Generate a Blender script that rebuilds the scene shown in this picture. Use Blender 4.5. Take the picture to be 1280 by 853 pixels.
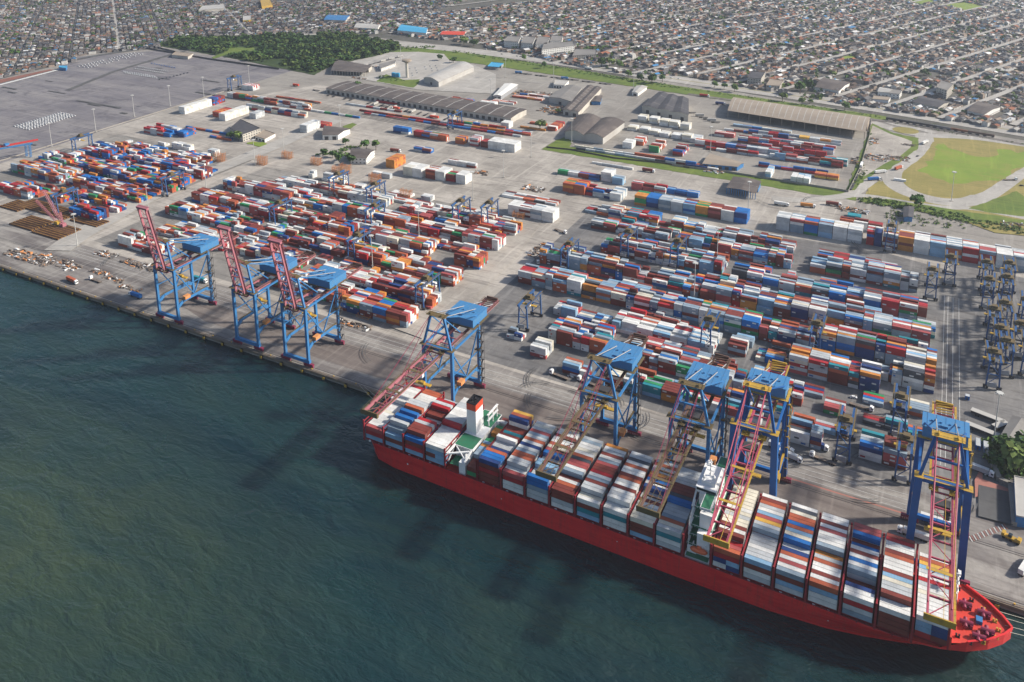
import bpy, math, random
from math import sin, cos, radians, pi, hypot, atan2
random.seed(7)
S = bpy.context.scene
C = S.collection
for o in list(bpy.data.objects): bpy.data.objects.remove(o)

# ------------------------------------------------------------------ camera
F, PITCH, ROLL, YAW, CX, CY, H = 1038.17, 0.2198634, -0.0125751, 0.4879556, 633.02, 77.88, 335.0
cp, sp, cy_, sy_ = cos(PITCH), sin(PITCH), cos(YAW), sin(YAW)
def rz(v): return (cy_*v[0]-sy_*v[1], sy_*v[0]+cy_*v[1], v[2])
_r, _u = (1, 0, 0), (0, sp, cp)
_r2 = tuple(cos(ROLL)*a+sin(ROLL)*b for a, b in zip(_r, _u))
_u2 = tuple(-sin(ROLL)*a+cos(ROLL)*b for a, b in zip(_r, _u))
RX, UP, FW = rz(_r2), rz(_u2), rz((0, cp, -sp))
def G(px, py, z=3.0):
    """survey point: where the photo's pixel meets level z, in metres"""
    a, b = (px-CX)/F, (py-CY)/F
    d = [RX[i]*a-UP[i]*b+FW[i] for i in range(3)]
    t = -(H-z)/d[2]
    return (d[0]*t, d[1]*t)
from mathutils import Matrix, Vector
cam = bpy.data.cameras.new('camera'); co = bpy.data.objects.new('camera', cam); C.objects.link(co)
co.matrix_world = Matrix(((RX[0], UP[0], -FW[0], 0), (RX[1], UP[1], -FW[1], 0), (RX[2], UP[2], -FW[2], H), (0, 0, 0, 1)))
cam.sensor_width = 36; cam.lens = F/1280*36
cam.shift_x = (640-CX)/1280; cam.shift_y = -(426.5-CY)/1280
cam.clip_start = 1; cam.clip_end = 20000
S.camera = co
S.render.resolution_x, S.render.resolution_y = 1024, 682

# ------------------------------------------------------------------ light
SUN_EL, SUN_AZ = radians(33), radians(28)       # azimuth from +x towards +y
w = bpy.data.worlds.new('World'); S.world = w; w.use_nodes = True
nt = w.node_tree; nt.nodes.clear()
sky = nt.nodes.new('ShaderNodeTexSky'); sky.sky_type = 'NISHITA'; sky.sun_disc = False
sky.sun_elevation = SUN_EL; sky.sun_rotation = pi/2-SUN_AZ; sky.altitude = 0
sky.air_density = 1.0; sky.dust_density = 1.5; sky.ozone_density = 1.0
bg = nt.nodes.new('ShaderNodeBackground'); bg.inputs[1].default_value = 0.10
out = nt.nodes.new('ShaderNodeOutputWorld')
nt.links.new(sky.outputs[0], bg.inputs[0]); nt.links.new(bg.outputs[0], out.inputs[0])
sl = bpy.data.lights.new('sun', 'SUN'); sl.energy = 5.0; sl.angle = radians(3.5); sl.color = (1, .92, .80)
so = bpy.data.objects.new('sun', sl); C.objects.link(so)
sd = Vector((cos(SUN_EL)*cos(SUN_AZ), cos(SUN_EL)*sin(SUN_AZ), sin(SUN_EL)))
so.rotation_euler = sd.to_track_quat('Z', 'Y').to_euler(); so.location = (0, 0, 800)
S.view_settings.view_transform = 'Standard'; S.view_settings.look = 'None'
S.view_settings.exposure = 0.45; S.view_settings.gamma = 1.0
S.render.engine = 'CYCLES'
S.cycles.max_bounces = 5; S.cycles.diffuse_bounces = 2; S.cycles.glossy_bounces = 2
S.cycles.transparent_max_bounces = 4; S.cycles.volume_bounces = 0

# ------------------------------------------------------------------ materials
M = {}
def newmat(name):
    m = bpy.data.materials.new(name); m.use_nodes = True
    M[name] = m; return m, m.node_tree, m.node_tree.nodes['Principled BSDF']
def noise(nt, scale, detail=4, rough=.6, vec=None, dist=0):
    n = nt.nodes.new('ShaderNodeTexNoise'); n.inputs['Scale'].default_value = scale
    n.inputs['Detail'].default_value = detail; n.inputs['Roughness'].default_value = rough
    n.inputs['Distortion'].default_value = dist
    if vec is not None: nt.links.new(vec, n.inputs['Vector'])
    return n.outputs['Fac']
def ramp(nt, fac, stops):
    r = nt.nodes.new('ShaderNodeValToRGB'); nt.links.new(fac, r.inputs[0])
    e = r.color_ramp.elements
    while len(e) < len(stops): e.new(.5)
    for el, (p, c) in zip(e, stops): el.position = p; el.color = (*c, 1) if len(c) == 3 else c
    return r.outputs[0]
def mix(nt, fac, a, b, mode='MIX'):
    n = nt.nodes.new('ShaderNodeMix'); n.data_type = 'RGBA'; n.blend_type = mode
    for s, v in ((n.inputs[0], fac), (n.inputs[6], a), (n.inputs[7], b)):
        if hasattr(v, 'is_linked') or hasattr(v, 'links'): nt.links.new(v, s)
        elif isinstance(v, (int, float)): s.default_value = v
        else: s.default_value = (*v, 1)
    return n.outputs[2]
def geo(nt, scale=(1, 1, 1), rot=0, kind='Object'):
    t = nt.nodes.new('ShaderNodeTexCoord'); m = nt.nodes.new('ShaderNodeMapping')
    m.inputs['Scale'].default_value = scale; m.inputs['Rotation'].default_value = (0, 0, rot)
    nt.links.new(t.outputs[kind], m.inputs['Vector']); return m.outputs[0]
def paint(name, col, rough=.5, dirt=.35, dcol=(.12, .09, .07), scale=.35, spec=.4):
    m, nt, b = newmat(name)
    v = geo(nt)
    f = ramp(nt, noise(nt, scale, 5, .65, v), [(.45, (0, 0, 0)), (.75, (dirt,)*3)])
    nt.links.new(mix(nt, f, col, dcol), b.inputs['Base Color'])
    b.inputs['Roughness'].default_value = rough; b.inputs['Specular IOR Level'].default_value = spec
    return m
paint('blue_paint', (.035, .18, .42), dirt=.5, dcol=(.08, .10, .13)); paint('deep_blue_paint', (.008, .10, .33), dirt=.3, dcol=(.03, .06, .12)); paint('gantry_blue', (.02, .09, .25), dirt=.3)
paint('house_blue', (.05, .20, .42), dirt=.5, dcol=(.12, .2, .3)); paint('pink_paint', (.38, .14, .17), dcol=(.3, .12, .1))
paint('magenta_paint', (.40, .07, .12), dcol=(.35, .12, .1)); paint('maroon_paint', (.22, .02, .06))
paint('olive_walkway', (.13, .095, .04), .8, .5); paint('yellow_paint', (.48, .30, .04), dirt=.5)
paint('boom_brown', (.13, .072, .055), .85, .6, (.10, .065, .03)); paint('dark_steel', (.05, .05, .055), .6)
paint('grey_steel', (.30, .31, .33), .6); paint('white_paint', (.78, .79, .79), .45, .2, (.45, .35, .25))
paint('white_house', (.74, .73, .70), .7, .3, (.3, .26, .2)); paint('green_deck', (.03, .17, .09), .6, .3, (.1, .1, .06))
paint('orange_red', (.62, .07, .03), .5, .3, (.3, .06, .04)); paint('black_paint', (.012, .012, .016), .5)
paint('lash_red', (.27, .018, .028), .55, .35); paint('boat_orange', (.75, .16, .06), .4, .1)
paint('rust_orange', (.62, .26, .09), .8, .5); paint('pole_grey', (.5, .5, .48), .6, .2)
paint('concrete_wall', (.30, .28, .25), .9, .5, (.1, .09, .08), .1); paint('pale_wall', (.50, .47, .42), .9, .5, (.2, .18, .15), .1)
paint('roof_dark', (.085, .072, .07), .9, .6, (.20, .17, .15), .06); paint('roof_grey', (.22, .21, .20), .85, .6, (.10, .09, .085), .05)
paint('roof_beige', (.30, .25, .20), .85, .5, (.17, .14, .12), .05); paint('roof_slate', (.055, .055, .065), .85, .5, (.14, .13, .13), .06)
paint('roof_light', (.42, .41, .39), .8, .5, (.25, .22, .2), .05); paint('glass_dark', (.02, .03, .04), .15, 0)
paint('trunk', (.09, .065, .045), .9); paint('tyre', (.015, .015, .015), .9); paint('rope', (.6, .58, .5), .8)
paint('pipe_rust', (.13, .06, .035), .8, .7, (.34, .18, .05), .25); paint('pipe_yellow', (.45, .25, .05), .8, .5)
paint('cyan_paint', (.05, .35, .6)); paint('red_paint', (.5, .03, .03)); paint('scrap_mat', (.13, .11, .10), .9, .9, (.3, .22, .16), .5)
paint('road_red', (.36, .15, .12), .9, .5, (.2, .15, .12)); paint('line_white', (.62, .62, .6), .8, .7, (.2, .2, .2), .8)
paint('quay_beam', (.20, .16, .12), .9, .7, (.07, .06, .05), .15); paint('rubble', (.30, .26, .22), .95, .8, (.10, .08, .07), .3)

# hull red, paler scuffed boot line and patches
m, nt, b = newmat('hull_red'); v = geo(nt, (.02, .02, .12)); v2 = geo(nt, (.35, .35, .03))
c = mix(nt, ramp(nt, noise(nt, 2.2, 3, .6, v), [(.4, (0, 0, 0)), (.62, (.8, .8, .8))]), (.60, .009, .018), (.72, .030, .026))
c = mix(nt, ramp(nt, noise(nt, 1.2, 4, .7, v2), [(.50, (0, 0, 0)), (.72, (.55, .55, .55))]), c, (.30, .03, .03))
v3 = geo(nt, (1.1, 1.1, .06)); c = mix(nt, ramp(nt, noise(nt, 1.0, 3, .6, v3), [(.60, (0, 0, 0)), (.70, (.5, .5, .5))]), c, (.25, .06, .04))
v4 = geo(nt, (.10, .10, .45)); c = mix(nt, ramp(nt, noise(nt, .8, 2, .5, v4), [(.46, (0, 0, 0)), (.50, (.25, .25, .25))]), c, (.80, .05, .045))
nt.links.new(c, b.inputs['Base Color']); b.inputs['Roughness'].default_value = .42
paint('deck_red', (.58, .045, .03), .6, .45, (.30, .05, .04), .25)

# containers read a per-face colour
def contmat(name, objvar):
    m, nt, b = newmat(name)
    a = nt.nodes.new('ShaderNodeAttribute'); a.attribute_name = 'col'
    v = geo(nt); t = nt.nodes.new('ShaderNodeNewGeometry')
    f = ramp(nt, noise(nt, .9, 4, .75, t.outputs['Position']), [(.56, (0, 0, 0)), (.72, (.42, .42, .42))])
    c = mix(nt, f, a.outputs['Color'], (.22, .13, .085))
    f2 = ramp(nt, noise(nt, .12, 3, .6, t.outputs['Position']), [(.3, (.72, .72, .72)), (.7, (1.08, 1.08, 1.08))])
    c = mix(nt, 1.0, c, f2, 'MULTIPLY')
    # corrugated side sheets
    wv = nt.nodes.new('ShaderNodeTexWave'); wv.inputs['Scale'].default_value = 1.1
    nt.links.new(t.outputs['Position'], wv.inputs['Vector'])
    bp = nt.nodes.new('ShaderNodeBump'); bp.inputs['Strength'].default_value = .25; bp.inputs['Distance'].default_value = .05
    nt.links.new(wv.outputs['Fac'], bp.inputs['Height']); nt.links.new(bp.outputs[0], b.inputs['Normal'])
    nt.links.new(c, b.inputs['Base Color']); b.inputs['Roughness'].default_value = .55
    b.inputs['Specular IOR Level'].default_value = .35
contmat('container_paint', True)

# grounds
def ground(name, a, b_, c_, s1, s2, scale=(1, 1, 1), rot=0, rough=.9, t=(.35, .65), t2=(.5, .75), amt=.7):
    m, nt, b = newmat(name); v = geo(nt, scale, rot); v0 = geo(nt)
    col = mix(nt, ramp(nt, noise(nt, s1, 6, .65, v), [(t[0], (0, 0, 0)), (t[1], (1, 1, 1))]), a, b_)
    col = mix(nt, ramp(nt, noise(nt, s2, 6, .7, v0, .6), [(t2[0], (0, 0, 0)), (t2[1], (amt,)*3)]), col, c_)
    col = mix(nt, ramp(nt, noise(nt, .35, 3, .7, v0), [(.35, (.0,)*3), (.75, (.3,)*3)]), col, c_)
    vs_ = geo(nt, (.06, 1.0, 1), rot+.02); col = mix(nt, ramp(nt, noise(nt, .28, 4, .6, vs_, .3), [(.52, (.0,)*3), (.66, (.55,)*3)]), col, c_)
    vt_ = geo(nt, (1.0, .07, 1), rot-.03); col = mix(nt, ramp(nt, noise(nt, .22, 3, .6, vt_, .3), [(.56, (.0,)*3), (.70, (.4,)*3)]), col, tuple(min(.6, q*1.25) for q in b_))
    nt.links.new(col, b.inputs['Base Color']); b.inputs['Roughness'].default_value = rough
    b.inputs['Specular IOR Level'].default_value = .25
ground('land', (.24, .22, .20), (.33, .31, .28), (.14, .13, .12), .012, .03)
ground('yard_concrete', (.31, .285, .255), (.46, .425, .38), (.15, .135, .125), .014, .035, t=(.4, .62))
ground('yard_mid', (.19, .18, .17), (.31, .29, .265), (.09, .085, .08), .02, .04)
ground('yard_dark', (.12, .12, .125), (.25, .24, .23), (.06, .055, .055), .02, .04, rough=.75)
ground('apron', (.16, .145, .14), (.33, .31, .285), (.10, .085, .08), .02, .05, (.45, 3, 1), 0, rough=.75, t=(.4, .6))
ground('apron_brown', (.15, .125, .115), (.23, .20, .18), (.085, .07, .065), .03, .05, (.25, 4, 1), 0, rough=.75)
ground('lot_asphalt', (.17, .16, .175), (.25, .235, .235), (.085, .08, .095), .012, .03, (.35, 2.2, 1), -.3, t=(.4, .6), t2=(.52, .66))
ground('road', (.34, .325, .30), (.44, .42, .39), (.24, .225, .21), .02, .05)
ground('asphalt', (.085, .085, .09), (.13, .13, .13), (.06, .06, .06), .03, .1)
ground('rail_strip', (.13, .12, .12), (.22, .20, .18), (.06, .05, .05), .05, .1)
ground('grass', (.09, .15, .025), (.16, .20, .04), (.06, .09, .02), .03, .08)
ground('lush_grass', (.13, .22, .025), (.19, .27, .035), (.24, .22, .06), .02, .03, amt=.7)
ground('dry_grass', (.23, .20, .065), (.31, .25, .09), (.15, .15, .04), .02, .05)
ground('forest_floor', (.03, .055, .015), (.06, .09, .025), (.03, .04, .015), .02, .05)
ground('city_ground', (.075, .07, .068), (.15, .135, .125), (.045, .065, .025), .012, .02, t2=(.58, .68), amt=.8)
ground('red_soil', (.22, .09, .07), (.28, .13, .10), (.14, .08, .06), .05, .1)

# water
m, nt, b = newmat('harbour_water')
v = geo(nt, (1, 1.9, 1), .5); vb = geo(nt, (1, 2.6, 1), .25)
f1 = ramp(nt, noise(nt, .0042, 3, .5, v, 1.2), [(.40, (0, 0, 0)), (.62, (1, 1, 1))])
f2 = ramp(nt, noise(nt, .006, 4, .6, vb, 1.5), [(.45, (0, 0, 0)), (.70, (1, 1, 1))])
col = mix(nt, f1, (.0028, .019, .024), (.007, .030, .031))
col = mix(nt, f2, col, (.013, .034, .028))
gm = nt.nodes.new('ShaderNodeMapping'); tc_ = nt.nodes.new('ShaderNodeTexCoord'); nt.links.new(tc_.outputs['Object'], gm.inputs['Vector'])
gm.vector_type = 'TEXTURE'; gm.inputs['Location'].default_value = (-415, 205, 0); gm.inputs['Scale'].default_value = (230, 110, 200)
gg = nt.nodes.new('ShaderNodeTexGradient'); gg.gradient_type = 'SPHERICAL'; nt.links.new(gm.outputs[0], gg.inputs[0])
painted_sheen = ramp(nt, gg.outputs['Fac'], [(0, (0, 0, 0)), (.8, (.85, .85, .85))]); painted_sheen = mix(nt, 1.0, painted_sheen, ramp(nt, noise(nt, .012, 5, .6, vb, 1.5), [(.25, (.25,)*3), (.7, (1,)*3)]), 'MULTIPLY')
col = mix(nt, painted_sheen, col, (.045, .065, .030))  # pale olive sheen on the left water, painted into its base colour
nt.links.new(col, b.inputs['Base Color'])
b.inputs['Specular IOR Level'].default_value = .5; b.inputs['IOR'].default_value = 1.5
r = nt.nodes.new('ShaderNodeMapRange'); nt.links.new(noise(nt, .011, 4, .6, v, 2), r.inputs[0])
r.inputs[1].default_value = .38; r.inputs[2].default_value = .62; r.inputs[3].default_value = .20; r.inputs[4].default_value = .42
nt.links.new(r.outputs[0], b.inputs['Roughness'])
n1 = noise(nt, .24, 3, .5, v, .6); n2 = noise(nt, .055, 3, .55, vb, .8); n3 = noise(nt, .012, 2, .5, v, 1.5)
ma = nt.nodes.new('ShaderNodeMath'); ma.operation = 'MULTIPLY_ADD'; nt.links.new(n2, ma.inputs[0]); ma.inputs[1].default_value = 3.0; nt.links.new(n1, ma.inputs[2])
mb = nt.nodes.new('ShaderNodeMath'); mb.operation = 'MULTIPLY_ADD'; nt.links.new(n3, mb.inputs[0]); mb.inputs[1].default_value = 2.5; nt.links.new(ma.outputs[0], mb.inputs[2])
bp = nt.nodes.new('ShaderNodeBump'); bp.inputs['Strength'].default_value = .42; bp.inputs['Distance'].default_value = 1.5
nt.links.new(mb.outputs[0], bp.inputs['Height']); nt.links.new(bp.outputs[0], b.inputs['Normal'])

# foliage and generic vertex-coloured stuff
def attrmat(name, rough=.85, nscale=.15, amp=.35, spec=.2):
    m, nt, b = newmat(name)
    a = nt.nodes.new('ShaderNodeAttribute'); a.attribute_name = 'col'
    t = nt.nodes.new('ShaderNodeNewGeometry')
    f2 = ramp(nt, noise(nt, nscale, 4, .65, t.outputs['Position']), [(.3, (1-amp,)*3), (.7, (1+amp,)*3)])
    nt.links.new(mix(nt, 1.0, a.outputs['Color'], f2, 'MULTIPLY'), b.inputs['Base Color'])
    b.inputs['Roughness'].default_value = rough; b.inputs['Specular IOR Level'].default_value = spec
attrmat('foliage'); attrmat('house_mix', .85, .25, .25); attrmat('car_paint', .3, .2, .05, .5)

# ------------------------------------------------------------------ mesh tools
class MB:
    def __init__(s): s.v = []; s.f = []; s.m = []; s.c = []
    def add(s, vs, fs, mi=0, col=None):
        n = len(s.v); s.v += vs; s.f += [tuple(i+n for i in f) for f in fs]
        s.m += [mi]*len(fs); s.c += [col or (1, 1, 1)]*len(fs)
    def box(s, x0, x1, y0, y1, z0, z1, mi=0, col=None, bottom=True):
        vs = [(x0, y0, z0), (x1, y0, z0), (x1, y1, z0), (x0, y1, z0), (x0, y0, z1), (x1, y0, z1), (x1, y1, z1), (x0, y1, z1)]
        fs = [(4, 5, 6, 7), (0, 1, 5, 4), (1, 2, 6, 5), (2, 3, 7, 6), (3, 0, 4, 7)]
        if bottom: fs.append((3, 2, 1, 0))
        s.add(vs, fs, mi, col)
    def rbox(s, cx, cy, z0, sx, sy, h, a=0, mi=0, col=None, bottom=False):
        ca, sa = cos(a), sin(a); q = []
        for z in (z0, z0+h):
            for dx, dy in ((-1, -1), (1, -1), (1, 1), (-1, 1)):
                x, y = dx*sx/2, dy*sy/2; q.append((cx+x*ca-y*sa, cy+x*sa+y*ca, z))
        fs = [(4, 5, 6, 7), (0, 1, 5, 4), (1, 2, 6, 5), (2, 3, 7, 6), (3, 0, 4, 7)]
        if bottom: fs.append((3, 2, 1, 0))
        s.add(q, fs, mi, col)
    def beam(s, p, q, w_, h_=None, mi=0, col=None):
        h_ = h_ or w_; p, q = Vector(p), Vector(q); d = (q-p).normalized()
        up = Vector((0, 0, 1)) if abs(d.z) < .95 else Vector((0, 1, 0))
        a = d.cross(up).normalized(); b_ = a.cross(d).normalized(); vs = []
        for e in (p, q):
            for i, j in ((-1, -1), (1, -1), (1, 1), (-1, 1)): vs.append(tuple(e+a*(i*w_/2)+b_*(j*h_/2)))
        s.add(vs, [(0, 1, 5, 4), (1, 2, 6, 5), (2, 3, 7, 6), (3, 0, 4, 7), (3, 2, 1, 0), (4, 5, 6, 7)], mi, col)
    def cyl(s, p, q, r, n=8, r2=None, mi=0, col=None):
        r2 = r if r2 is None else r2; p, q = Vector(p), Vector(q); d = (q-p).normalized()
        up = Vector((0, 0, 1)) if abs(d.z) < .95 else Vector((0, 1, 0))
        a = d.cross(up).normalized(); b_ = a.cross(d).normalized(); vs = []
        for e, rr in ((p, r), (q, r2)):
            for k in range(n): t_ = 2*pi*k/n; vs.append(tuple(e+a*cos(t_)*rr+b_*sin(t_)*rr))
        s.add(vs, [(k, (k+1) % n, n+(k+1) % n, n+k) for k in range(n)]+[tuple(range(n-1, -1, -1)), tuple(range(n, 2*n))], mi, col)
    def prism(s, pts, z0, z1, mi=0, col=None, top=True, mt=None):
        n = len(pts); vs = [(x, y, z0) for x, y in pts]+[(x, y, z1) for x, y in pts]
        s.add(vs, [(k, (k+1) % n, n+(k+1) % n, n+k) for k in range(n)], mi, col)
        if top: s.add([(x, y, z1) for x, y in pts], [tuple(range(n))], mi if mt is None else mt, col)
    def flat(s, pts, z, mi=0, col=None): s.add([(x, y, z) for x, y in pts], [tuple(range(len(pts)))], mi, col)
    def build(s, name, mats, parent=None, smooth=False):
        me = bpy.data.meshes.new(name); me.from_pydata(s.v, [], s.f)
        if isinstance(mats, str): mats = [mats]
        for k in mats: me.materials.append(M[k])
        me.polygons.foreach_set('material_index', s.m)
        if any(k in ('container_paint', 'foliage', 'house_mix', 'car_paint') for k in mats):
            at = me.color_attributes.new('col', 'FLOAT_COLOR', 'CORNER'); buf = []
            for f, c_ in zip(s.f, s.c): buf += [c_[0], c_[1], c_[2], 1.0]*len(f)
            at.data.foreach_set('color', buf)
        if smooth: me.polygons.foreach_set('use_smooth', [True]*len(s.f))
        me.update()
        o = bpy.data.objects.new(name, me); C.objects.link(o)
        if parent: o.parent = parent
        return o
def tag(o, label, cat, group=None):
    o['label'] = label; o['category'] = cat
    if group: o['group'] = group
    return o
def struct(o): o['kind'] = 'structure'; return o
def stuff(o, label, cat): o['kind'] = 'stuff'; return tag(o, label, cat)
def thing(name, label, cat, loc=(0, 0, 0), rot=0, group=None):
    o = bpy.data.objects.new(name, None); C.objects.link(o); o.empty_display_size = 1
    o.location = loc; o.rotation_euler = (0, 0, rot); return tag(o, label, cat, group)
KIDS = {}
def kids(o):
    return [c_ for c_ in o.children]
def dup(root, loc, rot=0, label=None, group=None, scale=None):
    r = root.copy(); C.objects.link(r); r.location = loc; r.rotation_euler = (0, 0, rot)
    if label: r['label'] = label
    if group: r['group'] = group
    if scale: r.scale = scale
    for ch in list(root.children):
        c_ = ch.copy(); C.objects.link(c_); c_.parent = r
        for g in ch.children:
            d = g.copy(); C.objects.link(d); d.parent = c_
    return r
ORD = ['zeroth', 'first', 'second', 'third', 'fourth', 'fifth', 'sixth', 'seventh', 'eighth', 'ninth', 'tenth', 'eleventh', 'twelfth',
       'thirteenth', 'fourteenth', 'fifteenth', 'sixteenth', 'seventeenth', 'eighteenth', 'nineteenth', 'twentieth']
NUM = ['zero', 'one', 'two', 'three', 'four', 'five', 'six', 'seven', 'eight', 'nine', 'ten', 'eleven', 'twelve', 'thirteen', 'fourteen',
       'fifteen', 'sixteen', 'seventeen', 'eighteen', 'nineteen', 'twenty']
def onum(i):
    if i < 21: return ORD[i]
    t_ = ['', '', 'twenty', 'thirty', 'forty', 'fifty', 'sixty', 'seventy', 'eighty', 'ninety'][i//10 % 10]
    return (t_[:-1]+'ieth') if i % 10 == 0 else t_+'-'+ORD[i % 10]
def inpoly(x, y, P):
    r_ = False; j = len(P)-1
    for i in range(len(P)):
        if (P[i][1] > y) != (P[j][1] > y) and x < (P[j][0]-P[i][0])*(y-P[i][1])/(P[j][1]-P[i][1])+P[i][0]: r_ = not r_
        j = i
    return r_

# ------------------------------------------------------------------ the setting
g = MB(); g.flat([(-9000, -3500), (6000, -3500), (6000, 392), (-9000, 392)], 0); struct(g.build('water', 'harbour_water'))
g = MB(); g.add([(-9000, 390, 3), (6000, 390, 3), (6000, 9000, 3), (-9000, 9000, 3)], [(0, 1, 2, 3)])
g.add([(-9000, 390, -6), (6000, 390, -6), (6000, 390, 3), (-9000, 390, 3)], [(0, 1, 2, 3)]); struct(g.build('ground', 'land'))
def smooth(P, k=3):
    for _ in range(k):
        Q = [P[0]]
        for a, b_ in zip(P, P[1:]): Q += [(a[0]*.75+b_[0]*.25, a[1]*.75+b_[1]*.25), (a[0]*.25+b_[0]*.75, a[1]*.25+b_[1]*.75)]
        P = Q+[P[-1]]
    return P
LZ = [3.02]
def sheet(name, pts, mat, z=None, px=False):
    if px: pts = [G(*p) for p in pts]
    if mat in ('lush_grass', 'grass', 'forest_floor'): pts = ragged(pts, 4 if mat == 'lush_grass' else 1.2, 7)
    elif name == 'dry_field': pts = ragged(smooth(pts+pts[:1], 2)[:-1], .8, 9)
    LZ[0] += .012
    g = MB(); n = len(pts)
    g.flat(pts, z or LZ[0]); return struct(g.build(name, mat))
def ragged(P, amp=3.0, step=9.0):
    rg = random.Random(len(P)*17+int(P[0][0])); Q = []
    for a, b_ in zip(P, P[1:]+P[:1]):
        l = hypot(b_[0]-a[0], b_[1]-a[1]); n = max(1, int(l/step))
        for k in range(n): t_ = k/n; Q.append((a[0]+(b_[0]-a[0])*t_+rg.uniform(-amp, amp), a[1]+(b_[1]-a[1])*t_+rg.uniform(-amp, amp)))
    return Q
def Z(ox, oy, s, L): return [(ox+a/s, oy+b/s) for a, b in L]
def ribbon_pts(P, wd):
    L, R = [], []
    for i, (x, y) in enumerate(P):
        a = P[max(0, i-1)]; b_ = P[min(len(P)-1, i+1)]
        dx, dy = b_[0]-a[0], b_[1]-a[1]; l = hypot(dx, dy) or 1
        nx, ny = -dy/l*wd/2, dx/l*wd/2; L.append((x+nx, y+ny)); R.append((x-nx, y-ny))
    return L, R
def ribbon(name, P, wd, mat, px=True, sm=2, kerb=None):
    if px: P = [G(*p) for p in P]
    if sm: P = smooth(P, sm)
    LZ[0] += .012; L, R = ribbon_pts(P, wd); g = MB(); n = len(P)
    g.add([(x, y, LZ[0]) for x, y in L]+[(x, y, LZ[0]) for x, y in R], [(i, n+i, n+i+1, i+1) for i in range(n-1)])
    return struct(g.build(name, mat))

sheet('city_ground', [(-8000, 300), (-1440, 300), (-1440, 980), (-1500, 1010), (-1395, 1130), (-1450, 1200), (-1340, 1290), (-1146, 1420), (-985, 1400), (-860, 1400),
      (-700, 1350), (-590, 1310), (-470, 1290), (-370, 1300), (-255, 1270), (-57, 1225), (107, 1185), (600, 1080), (5000, 1000), (5000, 8000), (-8000, 8000)], 'city_ground')
sheet('terminal_pavement', [(-990, 392.4), (130, 392.4), (150, 700), (130, 800), (-60, 830), (-60, 892), (-425, 892), (-425, 1000), (-900, 1030), (-1000, 800)], 'yard_concrete')
sheet('parking_lot', [(-1403, 300), (-990, 392.4), (-990, 520), (-1003, 780), (-1010, 1095), (-1055, 1098), (-1200, 1118), (-1350, 1118), (-1385, 1110), (-1490, 992), (-1410, 915)], 'lot_asphalt')
sheet('yard_pavement', [(-300, 456), (25, 452), (27, 750), (-30, 765), (-298, 745)], 'yard_dark')
sheet('yard_pavement', [(-690, 462), (-332, 458), (-332, 690), (-690, 690)], 'yard_mid')
sheet('yard_pavement', [(-960, 505), (-722, 488), (-722, 700), (-965, 700)], 'yard_mid')
sheet('yard_pavement', [(22, 440), (120, 440), (140, 760), (26, 765)], 'yard_dark')
sheet('apron', [(-990, 393), (130, 393), (130, 452), (-990, 452)], 'apron')
sheet('apron_strip', [(-480, 404), (-20, 404), (30, 424), (30, 432), (-250, 431), (-560, 424)], 'apron_brown')
for yy in (392.6, 426.0):
    for d in (-.75, .75):
        g = MB(); g.box(-990, 130, yy+d-.09, yy+d+.09, 3.1, 3.24); struct(g.build('crane_rail', 'dark_steel'))
sheet('apron_red_line', [(-60, 429.5), (36, 429.5), (36, 430.6), (-60, 430.6)], 'road_red')
for x in (31, 33.5, 37, 41): sheet('lane_line', [(x-8, 480), (x-7.7, 480), (x-7.7, 700), (x-8, 700)], 'line_white')
for k in range(4): sheet('lane_line', [(-700, 433+k*4.2), (10, 433+k*4.2), (10, 433.22+k*4.2), (-700, 433.22+k*4.2)], 'line_white')
# grass strips, field and roads round the roundabout
sheet('grass_verge', Z(400, 0, 2.783, [(790, 520), (800, 500), (850, 478), (880, 492), (870, 512), (1280, 578), (1280, 602)])+Z(850, 200, 2.977, [(300, 97), (600, 137), (640, 120), (320, 80), (0, 28), (0, 50)])[::-1][2:4][::-1], 'grass', px=True)
sheet('grass_verge', [(-424, 889), (-60, 880), (-62, 906), (-150, 902), (-424, 914)], 'grass')
sheet('grass_verge', Z(840, 90, 4.923, [(0, 612), (350, 660), (700, 710), (1080, 775), (1130, 750), (700, 680), (350, 620), (0, 583)]), 'grass', px=True)
sheet('field_ground', Z(1020, 130, 4.738, [(640, 175), (1300, 260), (1300, 790), (1060, 765), (840, 632), (420, 566), (280, 562), (300, 520), (420, 440), (600, 300)]), 'dry_grass', px=True)
sheet('grass_verge', Z(1020, 130, 4.738, [(190, 510), (235, 420), (330, 400), (420, 350), (440, 345), (300, 430), (215, 520)]), 'grass', px=True)
R5 = lambda L: Z(1020, 130, 4.738, L)
ribbon('access_road', R5([(-260, 560), (-100, 575), (60, 560), (200, 545), (270, 500), (350, 430), (430, 370), (560, 280), (640, 200), (700, 180)]), 13, 'road')
ribbon('loop_road', R5([(640, 190), (650, 260), (560, 340), (450, 410), (450, 470), (540, 530), (700, 575), (850, 590), (960, 570), (1060, 510), (1180, 420), (1300, 340)]), 21, 'road', sm=3)
ribbon('loop_road', R5([(200, 545), (330, 545), (560, 590), (800, 620), (900, 615), (1100, 650), (1300, 690)]), 9, 'road')
ribbon('connecting_road', R5([(330, 110), (420, 140), (620, 190), (900, 195), (1240, 245), (1500, 280)]), 17, 'road')
ribbon('connecting_road', R5([(400, 100), (500, 130), (640, 155), (700, 175)]), 12, 'road')
sheet('dry_field', R5([(690, 228), (760, 217), (1000, 228), (1300, 280), (1300, 330), (1080, 467), (970, 535), (880, 548), (700, 548), (560, 510), (495, 440), (520, 395), (640, 315)]), 'dry_grass', px=True)
sheet('green_field', R5([(735, 235), (800, 262), (880, 296), (1000, 318), (1062, 314), (1060, 275), (1140, 268), (1180, 290), (1300, 285), (1300, 328), (1085, 462), (980, 455), (850, 482), (775, 470), (700, 432), (605, 402), (690, 330)]), 'lush_grass', px=True)
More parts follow.
